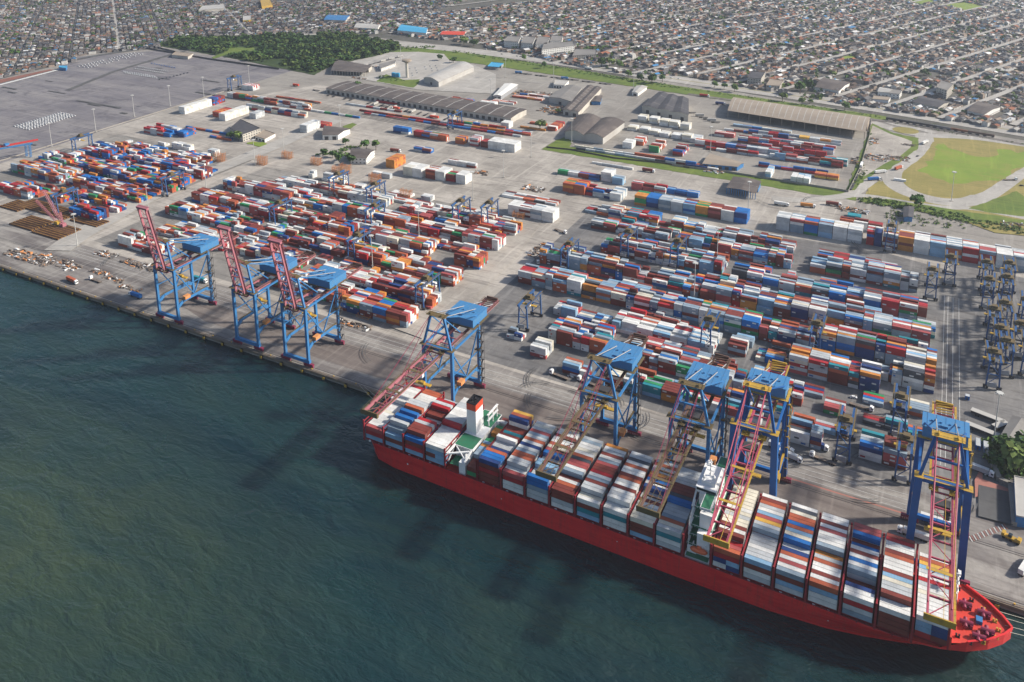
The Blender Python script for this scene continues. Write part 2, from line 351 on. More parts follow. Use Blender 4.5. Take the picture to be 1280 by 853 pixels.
sheet('verge', R5([(378, 455), (400, 492), (560, 562), (480, 556), (312, 532), (305, 505)]), 'dry_grass', px=True)
sheet('verge', R5([(900, 622), (1190, 518), (1300, 600), (1300, 678), (1050, 648)]), 'grass', px=True)
sheet('verge', R5([(280, 562), (420, 566), (840, 632), (1300, 700), (1300, 790), (1060, 765), (900, 700), (460, 610), (280, 582)]), 'grass', px=True)
sheet('roundabout_island', [(G(1132, 163.5)[0]+16*cos(t_*pi/9), G(1132, 163.5)[1]+15*sin(t_*pi/9)) for t_ in range(18)], 'dry_grass')
sheet('scrapyard_verge', R5([(180, 515), (330, 115), (460, 175), (560, 195), (612, 205), (605, 265), (520, 330), (440, 385), (300, 440), (225, 515)]), 'grass', px=True)
sheet('scrapyard_ground', R5([(245, 425), (335, 130), (440, 180), (520, 205), (570, 225), (560, 260), (500, 310), (400, 360), (290, 430)]), 'yard_concrete', px=True)
sheet('field_soil', R5([(880, 700), (1300, 720), (1300, 790), (1060, 765)]), 'dry_grass', px=True)
sheet('avenue_verge', [(G(540, 72)), G(700, 95), G(840, 116), G(970, 135), G(1108, 153), G(1108, 146), G(970, 126), G(840, 107), G(700, 84), G(560, 62), G(450, 58), G(430, 66)], 'grass')
ribbon('avenue', [(330, 36), (430, 48), (520, 57), (600, 65), (700, 78), (840, 99), (970, 117), (1100, 136), (1280, 166), (1400, 186)], 42, 'road')
ribbon('avenue_median', [(700, 78), (840, 99), (970, 117), (1100, 136), (1280, 166)], 2.5, 'dry_grass')
ribbon('railway', [(860, 118), (970, 133.5), (1108, 152), (1180, 163), (1280, 181), (1400, 203)], 9, 'rail_strip')
sheet('octagon_lot', [G(*p) for p in Z(400, 60, 5.686, [(180, 120), (330, 55), (480, 32), (700, 30), (880, 45), (920, 90), (1090, 120), (1250, 190), (1250, 330), (700, 300), (330, 230), (150, 180)])], 'road')
sheet('lawn', [G(*p) for p in Z(400, 60, 5.686, [(400, 240), (470, 190), (600, 230), (710, 225), (700, 260), (660, 285), (540, 265)])], 'grass')
sheet('lawn', [G(*p) for p in Z(180, 60, 5.686, [(730, 675), (790, 665), (940, 690), (880, 722)])], 'lush_grass')
sheet('lawn', [G(*p) for p in Z(400, 60, 5.686, [(160, 560), (230, 535), (265, 548), (200, 585)])], 'grass')
sheet('forest_floor', [G(*p) for p in Z(0, 0, 2.977, [(590, 172), (640, 140), (860, 140), (1280, 128)])]+[G(*p) for p in Z(400, 0, 2.783, [(100, 118), (270, 148), (290, 172), (180, 200), (100, 215), (30, 235), (-20, 262)])]+[G(*p) for p in Z(0, 0, 2.977, [(1040, 255), (850, 215)])], 'forest_floor')
sheet('clearing', [G(*p) for p in Z(180, 60, 5.686, [(480, 70), (560, 40), (610, 0), (780, 0), (790, 20), (600, 45), (500, 80)])], 'grass')
sheet('red_soil', [G(*p) for p in Z(0, 50, 5.686, [(-60, 290), (0, 285), (350, 212), (385, 215), (0, 310), (-60, 325)])], 'red_soil')
ribbon('service_track', Z(0, 50, 5.686, [(-100, 340), (0, 322), (220, 265), (440, 208)]), 8, 'line_white', sm=0)
ribbon('perimeter_road', Z(0, 50, 5.686, [(-100, 300), (330, 185), (700, 110), (1050, 60)]), 14, 'asphalt', sm=0)
ribbon('terminal_road', [(72, 314), (97, 296), (157, 262), (215, 233), (283, 207), (350, 180), (420, 150)], 26, 'road', sm=0)
ribbon('dirt_track', [(508, 417), (560, 380), (620, 325), (670, 262), (735, 200)], 30, 'yard_concrete', sm=0)
ribbon('lot_track', Z(0, 50, 5.686, [(480, 360), (800, 230), (1200, 110), (1400, 60)]), 9, 'asphalt', sm=0)
# darker worn patches on the lot
for k in range(26):
    x, y = random.uniform(-1380, -1030), random.uniform(560, 1060); a = random.choice((0, .02, -.03)); lx, ly = random.uniform(10, 55), random.uniform(1.5, 6)
    sheet('asphalt_patch', [(x, y), (x+lx, y+a*lx), (x+lx+2, y+ly), (x+1, y+ly)], 'asphalt')
sheet('quay_forecourt', [G(*p) for p in Z(1190, 520, 4.267, [(140, 375), (315, 415), (325, 592), (140, 542)])], 'asphalt')
for L in ([(120, 350), (150, 290), (162, 290), (162, 345), (310, 400), (310, 415), (140, 375), (135, 440), (122, 440)],):
    sheet('walkway', [G(*p) for p in Z(1190, 520, 4.267, L)], 'road_red')
a0, a1 = G(*Z(1190, 520, 4.267, [(100, 660)])[0]), G(*Z(1190, 520, 4.267, [(285, 592)])[0])
g = MB()
for k in range(18):
    t_ = k/17; x, y = a0[0]+(a1[0]-a0[0])*t_, a0[1]+(a1[1]-a0[1])*t_; g.rbox(x, y, 3.4, .5, 3.6, .01, .4, mi=k % 2)
struct(g.build('zebra_crossing', ['line_white', 'road_red']))

for k in range(34):
    if k < 20: x, y, R_ = random.uniform(-230, 20), random.uniform(434, 458), random.uniform(9, 26)
    else: x, y, R_ = random.uniform(-720, 60), random.uniform(400, 450) if k % 2 else random.uniform(720, 860), random.uniform(14, 40)
    if y-R_-3 < 394: continue
    a_ = random.uniform(0, 6); n_ = 12; sw = random.uniform(.6, 1.8)
    for dR in (0, 2.1):
        ribbon('tyre_mark', [(x+(R_+dR)*cos(a_+sw*i/n_), y+(R_+dR)*sin(a_+sw*i/n_)*.8) for i in range(n_)], .55, 'asphalt', px=False, sm=0)
for k in range(4): ribbon('rail_track', Z(400, 60, 5.686, [(-250, 350+k*11), (250, 455+k*9), (900, 575+k*8), (1300, 640+k*8)]), 1.6, 'rail_strip', sm=0)
# quay wall with fenders and bollards
g = MB(); g.box(-1000, 130, 389.4, 391.6, 1.6, 3.35); g.box(-1000, 130, 390.1, 390.6, 3.35, 3.6, 1)
struct(g.build('quay_edge', ['quay_beam', 'apron_brown']))
fd = MB(); fd.box(-.7, .7, -1.0, 0, -.8, 2.6); fd.box(-1.0, 1.0, -1.3, -1.0, .2, 2.2, 1)
f0 = fd.build('rubber_fender', ['tyre', 'yellow_paint']); tag(f0, 'dark rubber fender with yellow pad on the quay face', 'fender', 'fenders along the quay wall')
bo = MB(); bo.cyl((0, 0, 0), (0, 0, .5), .32, 8); bo.cyl((0, 0, .5), (0, 0, .75), .5, 8)
b0 = bo.build('mooring_bollard', 'yellow_paint'); tag(b0, 'yellow mooring bollard on the quay edge', 'bollard', 'bollards along the quay edge')
n = 0
for x in [-940+k*19 for k in range(55)]:
    f1 = f0 if n == 0 else f0.copy(); b1 = b0 if n == 0 else b0.copy()
    if n: C.objects.link(f1); C.objects.link(b1)
    f1.location = (x, 389.4, 0.3); b1.location = (x+7, 391.0, 3.36); n += 1

# ------------------------------------------------------------------ containers
COL = dict(W=(.74, .74, .72), G=(.50, .53, .55), S=(.26, .34, .42), L=(.24, .42, .60), B=(.015, .15, .46), N=(.02, .055, .20), R=(.42, .022, .03),
           M=(.21, .045, .035), O=(.46, .115, .055), P=(.42, .09, .09), Y=(.72, .42, .08), K=(.07, .08, .10), T=(.02, .24, .30), A=(.60, .24, .05),
           E=(.03, .26, .10), C=(.70, .66, .55))
CN = dict(W='white', G='pale grey', S='slate blue', L='light blue', B='bright blue', N='navy', R='red', M='maroon', O='rust orange', P='dull red', Y='yellow', K='charcoal',
          T='teal', A='orange', E='green', C='cream')
REST = MB()        # all the containers beyond the three hundred that show largest
def jit(c_, a=.12):
    k = 1+random.uniform(-a, a); return tuple(min(.9, x*k) for x in c_)
CW, CH, CL, CS = 2.44, 2.58, 12.19, 6.06
def rest_box(x, y, z, l, c_):
    REST.box(x, x+l, y, y+CW, z, z+CH, 0, jit(COL[c_]), False)
CMESH = {}
def cont_mesh(c_, l):
    if (c_, l) in CMESH: return CMESH[c_, l]
    g = MB(); k = COL[c_]; dk = tuple(x*.8 for x in k); gr = (.35, .35, .34)
    g.box(.06, l-.06, .05, CW-.05, .08, CH-.06, 0, k)
    for x in (0, l-.18):
        for y in (0, CW-.16): g.box(x, x+.18, y, y+.16, 0, CH, 0, dk)
    for y in (0, CW-.12):
        g.box(.18, l-.18, y, y+.12, CH-.14, CH-.01, 0, dk); g.box(.18, l-.18, y, y+.12, 0, .16, 0, dk)
    for x in (.02, l-.1): g.box(x, x+.08, .16, CW-.16, CH-.14, CH-.01, 0, dk); g.box(x, x+.08, .16, CW-.16, 0, .16, 0, dk)
    for y in (.5, .95, 1.45, 1.9): g.box(l-.07, l-.02, y, y+.05, .1, CH-.1, 0, gr)      # door bars
    n_ = int(l/1.2)
    for i in range(1, n_):                                                            # roof bows
        g.box(i*l/n_-.06, i*l/n_+.06, .12, CW-.12, CH-.06, CH-.035, 0, tuple(x*.93 for x in k), False)
    o = g.build('shipping_container', 'container_paint'); CMESH[c_, l] = o; return o

# ship bays: x of the aft end, tiers and top colours of the seventeen rows from the landward side to the water side, side colours top to bottom
BAYS = [
 (-276.7, 'RWWWWWWWWWCWWWWWP', '44444443333333333', 'RL', 13.0),
 (-262.8, 'OOWWWWGGOSBWBGGSL', '44444455545454543', 'LML', 0),
 (-248.9, 'GOMRGRMMWKWRGMMMB', '33455544333555554', 'NMRL', 0),
 (-234.8, 'WWGGWWWGGRGWWWWWW', '55555555554444444', 'LLML', 0),
 (-200.3, 'YONMMTMPWGGNSOBBB', '66644444544445555', 'NMRMM', 0),
 (-185.6, 'WCGPSWOWNWSOOWGWP', '55555555555555544', 'RRWW', 0),
 (-171.2, 'GWMGWOCPBWNLLWGGB', '55555555544554445', 'BSGG', 0),
 (-156.9, 'GSWWCWOKPPWSMWOMM', '55555555555544444', 'MMGW', 0),
 (-142.4, 'AWGMWSPMMRWSMGGCW', '55555555555555544', 'SMTL', 0),
 (-128.0, 'WGKWOWWMOWWMWWWGW', '55555555555555544', 'LTWW', 0),
 (-113.8, 'GOWGAMBWNGGMWGGCC', '55555555544444444', 'GMML', 0),
 (-100.3, 'GGWGGMMMKBGGGSOCG', '55555555554444444', 'STWG', 0),
 (-72.3, 'CCCCCCWCGCCMWMRPO', '55555555555555444', 'RRNW', 0),
 (-58.0, 'WMOGWLPYGSGGGWGGL', '55555555554444444', 'TMWG', 0),
 (-43.6, 'WKCOOBOLCBGNOWPWS', '55555555554444444', 'MMLG', 0),
 (-29.2, 'WWMWPWWWSAGOWWMWO', '55555555544444444', 'MLWW', 0),
 (-14.7, 'PPBMBMWMWBWSMMNWW', '55544455555533444', 'SRGS', 0),
 (-0.3, 'MRWWMOWWWMLCGGMWW', '55555555555555544', 'LMMM', 0),
 (14.2, 'WOYLGWRGWCWWWWW', '444444444444444', 'SLLR', 0),
]
Y0 = 382.4; RP = 2.53; ZB = 13.7; TP = 2.68
ships = []
names_tier = []
SIDE2 = 'WGSLBNRMOPKW'
for bi, (x0, tops, ht, side, _) in enumerate(BAYS):
    bow = len(BAYS)-bi
    nrow = len(tops); off = 1 if nrow == 15 else 0
    for r_ in range(nrow):
        h = int(ht[r_]); y = Y0-(r_+off+1)*RP+.04
        hn = int(ht[r_+1]) if r_+1 < nrow else 0
        hp = int(ht[r_-1]) if r_ > 0 else 0
        for t_ in range(h):
            top = t_ == h-1; last = r_ == nrow-1
            if last and len(side) >= h-t_ and not (top and bi not in (4,)): c_ = side[len(side)-1-t_]
            elif last and top: c_ = tops[r_]
            elif top: c_ = tops[r_]
            else: c_ = random.choice(SIDE2)
            if last and not top: c_ = side[max(0, len(side)-1-t_)]
            exposed = (2 if top else 0)+(2 if t_ >= hn else 0)+(.4 if t_ >= hp else 0)
            z = ZB+t_*TP; short = (bi == 12 and last and t_ < 2) or (bi == 18 and last and t_ < 3) or (bi == 3 and last and t_ == 1)
            d2 = (x0*x0+y*y+(H-z)**2)
            segs = [(x0, CL)] if not short else [(x0, CS), (x0+CL-CS, CS)]
            for si, (xx, l) in enumerate(segs):
                cc = c_ if si == 0 else random.choice('NMLR')
                ships.append((-exposed*(l/CL)/d2*1e5, xx, y, z, l, cc, bow, nrow-r_, t_+1, si, exposed))
# low stacks of twenty foot boxes just ahead of the funnel
low = 'MWSEAAEKELALSSMMM'; lh = '33233322333333222'
for r_ in range(17):
    for t_ in range(int(lh[r_])):
        y = Y0-(r_+1)*RP+.04; z = ZB+t_*TP; ex = (2 if t_ == int(lh[r_])-1 else 0)+(2 if r_ == 16 else 0)
        ships.append((-ex*.5/(208**2+y*y+(H-z)**2)*1e5, -208.0, y, z, CS, low[r_] if t_ == int(lh[r_])-1 else random.choice('MSEK'), 99, 17-r_, t_+1, 0, ex))
ships.sort()
small_word = lambda i: NUM[i]
for k, (sc, x, y, z, l, c_, bow, row, tier, si, ex) in enumerate(ships):
    if k < 300:
        base = cont_mesh(c_, l)
        o = base if not base.get('used') else base.copy()
        if base.get('used'): C.objects.link(o)
        base['used'] = 1
        o.location = (x, y, z)
        nm = CN[c_]+(' short' if l < 8 else '')+' container'
        if bow == 99: lab = f"{nm} just ahead of the funnel, row {NUM[row]} from the water, tier {NUM[tier]}"
        else:
            lab = f"{nm}, tier {NUM[tier]}, row {NUM[row]} from the water, bay {NUM[bow]} from the bow"
            if l < 8: lab = f"{nm}, {'aft' if si == 0 else 'fore'} end, tier {NUM[tier]}, row {NUM[row]}, bay {NUM[bow]} from the bow"
        tag(o, lab, 'container', 'containers stacked on the ship')
    elif ex > 0 or True:
        rest_box(x, y, z, l, c_)
for o in CMESH.values():
    if 'used' in o: del o['used']
    else: bpy.data.objects.remove(o)
for o in C.objects:
    if 'used' in o: del o['used']

# yard blocks
PAL_R = 'WWWGGGGGGSSSSSSLLBBNNRRMMMMMMMMPPOOAKETCWKS'      # right yard: reds, greys, blues
PAL_L = 'WWWWGGGGSSBNNRMMMMMMOOOPPPMACEWW'            # left yard: more orange and white
PAL_O = 'AAOOOMMMWWGGSBNRPEW'
PAL_W = 'WWWWWWWCG'
def block(x0, x1, y0, rows, hmax, pal, fill=.93, hmin=1, left=False, seed=None):
    rr = random.Random(seed if seed is not None else int(x0*7+y0*13))
    x = x0; hb = rr.uniform(hmin, hmax)
    while x < x1-5.5:
        two = rr.random() < .22 or x+CL > x1+1
        l = CS if two else CL
        hb = min(hmax, max(hmin, hb+rr.uniform(-1.6, 1.6)))
        if rr.random() > fill: x += l+.55; continue
        dom = rr.choice(pal); prev = None
        for r_ in range(rows):
            h = int(round(min(hmax, max(0 if rr.random() < .04 else 1, hb+rr.choice((-2, -1, 0, 0, 0, 0, 0, 0, 0, .6))))))
            cprev = None
            for t_ in range(h):
                c_ = cprev if cprev and rr.random() < .3 else (dom if rr.random() < .25 else rr.choice(pal))
                cprev = c_
                rest_box(x+rr.uniform(-.05, .05), y0+r_*2.72+rr.uniform(-.05, .05), 3.12+t_*2.62, l, c_)
                if r_ == 0 and rr.random() < .45: u_ = x+rr.choice((.8, l*.62, l*.3)); REST.box(u_, u_+l*.22, y0-.085, y0-.06, 3.12+t_*2.62+.9, 3.12+t_*2.62+1.9, 0, COL['W'] if c_ not in 'WGC' else rr.choice((COL['B'], COL['R'], COL['K'])), False)
        x += l+.45
    return
RB = [ # x0, x1, y0, rows, hmax, pal, hmin, fill
 (-207, -186, 466, 3, 3, PAL_R, 2, 1), (-176, -70, 467, 4, 4, PAL_R, 2.6, 1), (-58, -36, 462, 4, 4, PAL_R, 3, 1), (-19, 9, 466, 5, 5, PAL_R, 3, 1),
 (-262, -247, 488, 3, 2, PAL_R, 1, .8), (-236, -222, 475, 5, 4, 'WWGMPCW', 3, 1), (-232, -188, 497, 6, 4, PAL_R, 3, 1), (-175, -92, 497, 6, 4, PAL_R, 2.6, 1), (-62, -28, 500, 4, 3, PAL_R, 1, .85), (-20, 19, 500, 3, 2, PAL_R, 1, .7),
 (-245, -200, 534, 5, 3, PAL_R, 1, .85), (-196, -120, 532, 7, 3.4, 'WWWWGGLWMOWRW', 1.6, 1), (-112, -72, 540, 5, 3, PAL_R, 1, .85), (-70, -8, 536, 6, 5, PAL_R, 3.5, 1), (-7, 19, 552, 5, 5, PAL_R, 4, 1),
 (-293, -58, 568, 6, 5, PAL_R, 3.8, 1), (-57, 19, 576, 6, 5, PAL_R, 4, 1),
 (-292, -150, 608, 6, 5, PAL_R, 3.4, 1), (-150, 19, 607, 6, 5, PAL_R, 4, 1),
 (-252, -140, 652, 6, 5, PAL_R, 3, 1), (-134, 14, 645, 6, 5, PAL_R, 3.5, .97),
 (-280, -200, 697, 6, 3, PAL_R, 1, .8), (-196, -92, 693, 6, 4.4, PAL_R, 3, 1), (-79, 6, 695, 6, 5, PAL_R, 3, 1),
 (-300, -180, 730, 6, 3, PAL_R, 1, .85), (-186, -96, 726, 6, 3, PAL_R, 1.6, 1),
 (-76, -8, 716, 5, 3, PAL_R, 1, .9)]
RB += [(-108, -64, 500, 5, 3, PAL_R, 1, 1), (-22, 19, 522, 4, 3, PAL_R, 1, .9), (-58, -24, 480, 3, 2, PAL_R, 1, .9), (-268, -60, 588, 4, 3, PAL_R, 1, .85), (-50, 15, 595, 2, 4, PAL_R, 2, 1), (-280, -20, 627, 5, 4, PAL_R, 1.5, .93), (-20, 17, 626, 4, 4, PAL_R, 2, .9), (-245, -140, 671, 4, 3, PAL_R, 1, .85), (-125, 0, 664, 4, 3, PAL_R, 1.4, .9),
 (-190, -116, 553, 3, 3, 'WGGMRSW', 1, .85), (-110, 16, 554, 4, 4, PAL_R, 1.5, .9), (-178, -40, 514, 4, 3, PAL_R, 1, .9), (-235, -190, 516, 4, 3, PAL_R, 1, .9), (-160, -60, 481, 3, 3, PAL_R, 1, .85), (-255, -100, 712, 4, 3, PAL_R, 1, .75)]
for x0, x1, y0, rows, hm, pal, hn_, fl in RB: block(x0, x1, y0, rows, hm, pal, fl, hn_)
LBK = [
 (-660, -600, 466, 6, 3.5, PAL_L, 1.8, 1), (-398, -330, 465, 6, 4.5, PAL_O, 2.8, 1), (-480, -400, 470, 6, 3.5, PAL_L, 1.8, 1),
 (-650, -560, 500, 6, 3.5, PAL_L, 1.8, 1), (-550, -470, 503, 6, 3.5, PAL_L, 1.8, 1), (-460, -331, 496, 6, 4.5, PAL_L, 2.3, 1),
 (-682, -560, 538, 6, 3.5, PAL_L, 1.8, 1), (-556, -455, 538, 6, 4.5, PAL_L, 2.3, 1), (-450, -333, 536, 6, 4.5, PAL_O, 2.3, 1),
 (-684, -470, 574, 6, 4.5, PAL_L, 2.8, 1), (-470, -385, 574, 6, 4.5, PAL_L, 2.8, 1), (-358, -331, 572, 6, 4.5, PAL_L, 3.8, 1),
 (-682, -480, 616, 6, 4.1, PAL_L, 2.3, 1), (-475, -335, 612, 6, 4.5, PAL_L, 2.8, 1),
 (-640, -480, 652, 5, 3, 'WWWGCOMPS', 1, .85), (-470, -338, 648, 6, 3.5, PAL_L, 1.8, 1),
 (-620, -440, 684, 3, 3, PAL_W, 1, .55),
 (-905, -845, 500, 5, 4, 'WBBRRGMOS', 2, .9), (-770, -726, 493, 5, 4, 'BNRRMOWB', 2, .93), (-726-20, -726, 517, 4, 4, 'BBNRW', 2, 1), (-830, -780, 512, 5, 3, 'BBNRMW', 1, .8),
 (-950, -860, 545, 6, 4.5, PAL_O, 2.8, 1), (-850, -728, 545, 6, 4, PAL_O+'BBN', 2, .95),
 (-900, -722, 582, 6, 4, 'BBNNMMOOAWGRE', 2, .95), (-960, -910, 585, 6, 3.5, PAL_O, 1.8, 1),
 (-940, -720, 625, 6, 4, 'BBNNMMMOWWGR', 1.5, .93),
 (-930, -760, 660, 5, 3, 'WWWOBMPA', 1, .85),
 (-900, -770, 690, 3, 3, PAL_W, 1, .5)]
LBK += [(-660, -345, 519, 4, 2.4, PAL_L, 1, .85), (-682, -345, 556, 4, 3, PAL_L, 1, .9), (-682, -345, 593, 5, 3, PAL_L, 1, .9), (-640, -345, 632, 4, 3, PAL_L, 1, .88), (-600, -350, 668, 4, 2.4, 'WWWCGGOMP', 1, .75), (-480, -338, 482, 4, 3, PAL_O, 1, .9),
 (-940, -730, 564, 5, 3, PAL_O+'BBN', 1, .92), (-930, -725, 602, 6, 3, PAL_O+'BBN', 1, .92), (-940, -730, 644, 4, 3, 'BBNMMWWOA', 1, .85), (-900, -735, 524, 4, 3, PAL_O+'BN', 1, .8), (-930, -760, 676, 4, 2.4, 'WWWGOB', 1, .6), (-900, -800, 508, 5, 3, PAL_O, 1, .8)]
for x0, x1, y0, rows, hm, pal, hn_, fl in LBK: block(x0, x1, y0, rows, hm, pal, fl, hn_)
def stack(x0, y0, n, rows, h, pal, ln=CL, uniform=True, gap=.5):
    for i in range(n):
        p_ = pal[i] if isinstance(pal, (list, tuple)) else pal
        for r_ in range(rows):
            hh = h if uniform else max(1, h-random.choice((0, 0, 0, 1, 1, 2)))
            c_ = random.choice(p_)
            for t_ in range(hh):
                c2 = c_ if random.random() < .5 else random.choice(p_)
                rest_box(x0+i*(ln+gap), y0+r_*2.55, 3.12+t_*2.62, ln, c2)
# the tall row beside the fence
wr = ['WWWGC', 'WWPSSG', 'AOMBE', 'WWSLGM', 'WWWC', 'WWGW']
stack(-121, 772.5, 6, 6, 5, wr); stack(-41.5, 774, 2, 6, 5, ['WPRGB', 'PGNBW'], CS); stack(-28, 774, 9, 6, 5, ['WPGMS', 'AAOMM', 'WWWG', 'WWSPL', 'WWOPS', 'WWLGR', 'WPPS', 'WWWW', 'GPWS'])
stack(-68, 806, 3, 4, 3, 'WMPRO', uniform=False); stack(-15, 800, 9, 3, 3, 'GWMPSON', uniform=False)
def pst(px, py, *a, **k): x, y = G(px, py); stack(x, y, *a, **k)
pst(703.4, 240, 2, 7, 4, ['AAOE', 'AOBR']); pst(727, 243, 3, 6, 3, 'WBRNGP', uniform=False); pst(762, 250, 1, 8, 3, 'WGWS'); pst(697, 218, 4, 3, 2, ['EEBG', 'WGG', 'BNRM', 'RMBN'])
pst(751, 226, 1, 6, 4, 'WGGW'); pst(765, 230, 1, 4, 3, 'SGL'); pst(789, 237, 3, 4, 3, 'RMGPW', uniform=False)
pst(793, 256, 9, 6, 4, ['AOE', 'BBN', 'WGGS', 'WGGL', 'SLBM', 'AAOE', 'OWPM', 'WWMO', 'BBNB']); pst(829, 241, 3, 3, 2, 'BNGL')
pst(224, 142, 1, 20, 4, 'WWWC'); pst(274, 150.6, 1, 18, 4, 'WWWC'); pst(266, 146, 1, 10, 3, 'OMRA'); pst(312, 148, 1, 7, 3, 'WGG'); pst(375, 165.5, 1, 11, 4, 'WWWG'); pst(390, 158, 2, 5, 2, 'RRMO')
pst(260, 131, 1, 9, 4, 'BNRM'); pst(306.6, 136.5, 9, 3, 3, 'WEGGNMROC', uniform=False); pst(284, 122, 13, 3, 3, 'OMMWGEBWWA', uniform=False); pst(302, 112, 2, 6, 3, 'WGRW')
pst(180, 166, 4, 9, 3, 'WWRBGPW', uniform=False); pst(222, 171, 1, 8, 3, 'BNBO')
pst(491.5, 165.5, 2, 3, 3, ['ONBM', 'WBB']); pst(517, 171, 4, 3, 3, ['MMR', 'BBM', 'EOG', 'WGMO']); pst(517, 189, 2, 3, 2, 'BNMG'); pst(569, 179.6, 1, 5, 3, 'NMAO'); pst(587, 182, 1, 6, 4, 'WGGP'); pst(601, 184, 1, 5, 3, 'NMR')
pst(610, 186, 3, 7, 4, 'WWWW'); pst(482.6, 209.5, 1, 9, 4, 'AAOA'); pst(504, 219, 2, 7, 4, 'WWWC'); pst(532, 223, 1, 6, 4, 'OMW'); pst(544, 225, 1, 7, 4, 'WWW'); pst(557, 226, 1, 5, 3, 'MRE'); pst(570, 229, 1, 6, 4, 'WWW')
pst(432, 131, 8, 1, 1, 'RMGW'); pst(449, 139, 22, 1, 1, 'RMOPMGA', uniform=False); pst(455, 143, 20, 1, 1, 'MRRPMBG'); pst(560, 154, 10, 2, 2, 'MOEBRLGA', uniform=False)
pst(380, 138, 8, 1, 1, 'GWBLEO'); pst(470, 128, 3, 2, 1, 'RRW')
pst(626, 160, 1, 5, 3, 'WW'); pst(650, 160, 3, 1, 1, 'OA'); pst(662, 155, 2, 2, 1, 'WO')
pst(684, 163, 1, 12, 2, 'ROWM')
for i, (a, b_) in enumerate([(784, 163), (799, 165), (811, 168), (824, 171), (839, 173), (797, 152), (811, 154), (824, 157), (836, 159), (850, 162), (852, 176)]): pst(a, b_, 1, 5, 2 if i < 5 else 3, 'WWWC')
pst(811, 190, 1, 13, 3, 'WOREWM', uniform=False); pst(778, 185, 1, 6, 3, 'WW'); pst(792, 181, 1, 7, 3, 'OWMR'); pst(840.6, 194.5, 1, 12, 3, 'WMOBR', uniform=False)
pst(718, 184, 11, 1, 1, 'WGSCW'); pst(720, 187, 10, 1, 1, 'SWGK'); pst(792, 197, 7, 2, 2, 'OMWMROBM', uniform=False); pst(857, 208, 3, 1, 1, 'BNW')
pst(868.4, 182.4, 8, 3, 3, ['WOPG', 'OWRG', 'GRRP', 'BBLG', 'BMSN', 'WGGS', 'GGW', 'WRS']); pst(968, 199, 6, 3, 3, ['MWL', 'PWM', 'WOG', 'COM', 'OTN', 'RWM'], uniform=False)
pst(922, 178, 9, 3, 3, 'MPWGSBR', uniform=False); pst(935, 167.5, 9, 3, 2, ['BBM', 'YGG', 'PMR', 'BNW', 'GWG', 'YCG', 'GWM', 'OWA', 'GP'], uniform=False)
pst(948, 208, 6, 2, 2, 'RMBNOY', uniform=False); pst(893, 170, 2, 4, 2, 'WPO'); pst(882, 187, 7, 2, 2, 'MGSRW', uniform=False); pst(925, 184, 8, 2, 3, 'GWMSR', uniform=False); pst(940, 172.5, 8, 2, 2, 'MGSRWO', uniform=False); pst(1030, 205, 2, 3, 3, 'RWT'); pst(905, 163, 8, 1, 1, 'WGBMO'); pst(862, 178, 1, 8, 2, 'WG'); pst(660, 120, 3, 3, 1, 'OMW'); pst(700, 128, 2, 2, 1, 'BW'); pst(740, 205, 4, 1, 1, 'MGW'); pst(560, 205, 3, 2, 2, 'WGM'); pst(465, 220, 2, 2, 2, 'WWG'); pst(560, 130, 5, 1, 1, 'RMB'); pst(330, 130, 6, 2, 2, 'MGWEO', uniform=False); pst(345, 122, 7, 1, 1, 'MRO'); pst(232, 160, 6, 1, 1, 'OMB', uniform=False); pst(262, 172, 3, 2, 1, 'BO'); pst(916, 158, 6, 2, 1, 'SBWLC', uniform=False); pst(956, 223, 1, 9, 3, 'WWL', ln=CS); pst(988, 229, 3, 6, 3, 'WWL', ln=CS); pst(1018, 222, 2, 3, 2, 'OYA')
pst(635, 268, 4, 6, 4, ['WWW', 'WOMS', 'WSGG', 'WWWW'], gap=.3); pst(627, 246, 5, 5, 1, 'OGWKM'); pst(741, 266, 7, 2, 1, 'RMOP', uniform=False)
pst(742, 284, 2, 2, 2, 'NMM'); pst(772, 291, 2, 3, 3, 'GMW', uniform=False); pst(1059, 272, 1, 3, 1, 'T'); pst(1117, 226, 1, 1, 1, 'W'); pst(614, 128, 3, 5, 1, 'WOWM'); pst(600, 131, 2, 4, 2, 'WWO'); pst(640, 122, 4, 4, 1, 'OMAWO', uniform=False); pst(564, 126, 3, 3, 2, 'WOBM', uniform=False)
stuff(REST.build('stacked_containers', 'container_paint'), 'multicoloured shipping containers stacked in long blocks across the terminal yards', 'containers')

# ------------------------------------------------------------------ the ship
ship = thing('container_ship', 'long red container ship moored along the quay, loaded bay after bay', 'ship')
def hull_pts(f):   # f 0 at the waterline, 1 at deck level : list of (x, half breadth)
    yc = 361.0
    D = [(-279, 17), (-272, 21.8), (-262, 22.5), (-200, 22.5), (-80, 22.5), (-20, 22.5), (2, 22.0), (14, 21.3), (24, 19.8), (34, 16.2), (42, 11.0), (48, 5.0), (51, .5)]
    W = [(-276, 15), (-270, 19.5), (-258, 21.5), (-200, 22.3), (-90, 22.3), (-48, 21.5), (-22, 19.0), (-6, 15.5), (8, 11.5), (19, 7.6), (28, 4.6), (35, 2.2), (39.5, .3)]
    L = [(w_[0]+(d[0]-w_[0])*f, w_[1]+(d[1]-w_[1])*f) for d, w_ in zip(D, W)]
    return [(x, yc-h_) for x, h_ in L]+[(x, yc+h_) for x, h_ in reversed(L)]
g = MB(); lev = [(-2, 0), (1.5, .08), (4.5, .28), (7.5, .55), (10, .82), (11.8, 1)]; rings = [[(x, y, z) for x, y in hull_pts(f)] for z, f in lev]; n = len(rings[0])
top = []                                    # the forecastle stands higher than the main deck
for x, y, z in rings[-1]:
    zz = 12.6 if x < 24 else 12.6+4.2*min(1, (x-24)/6)
    top.append((x, y, zz))
rings.append(top); vs = [p for r_ in rings for p in r_]
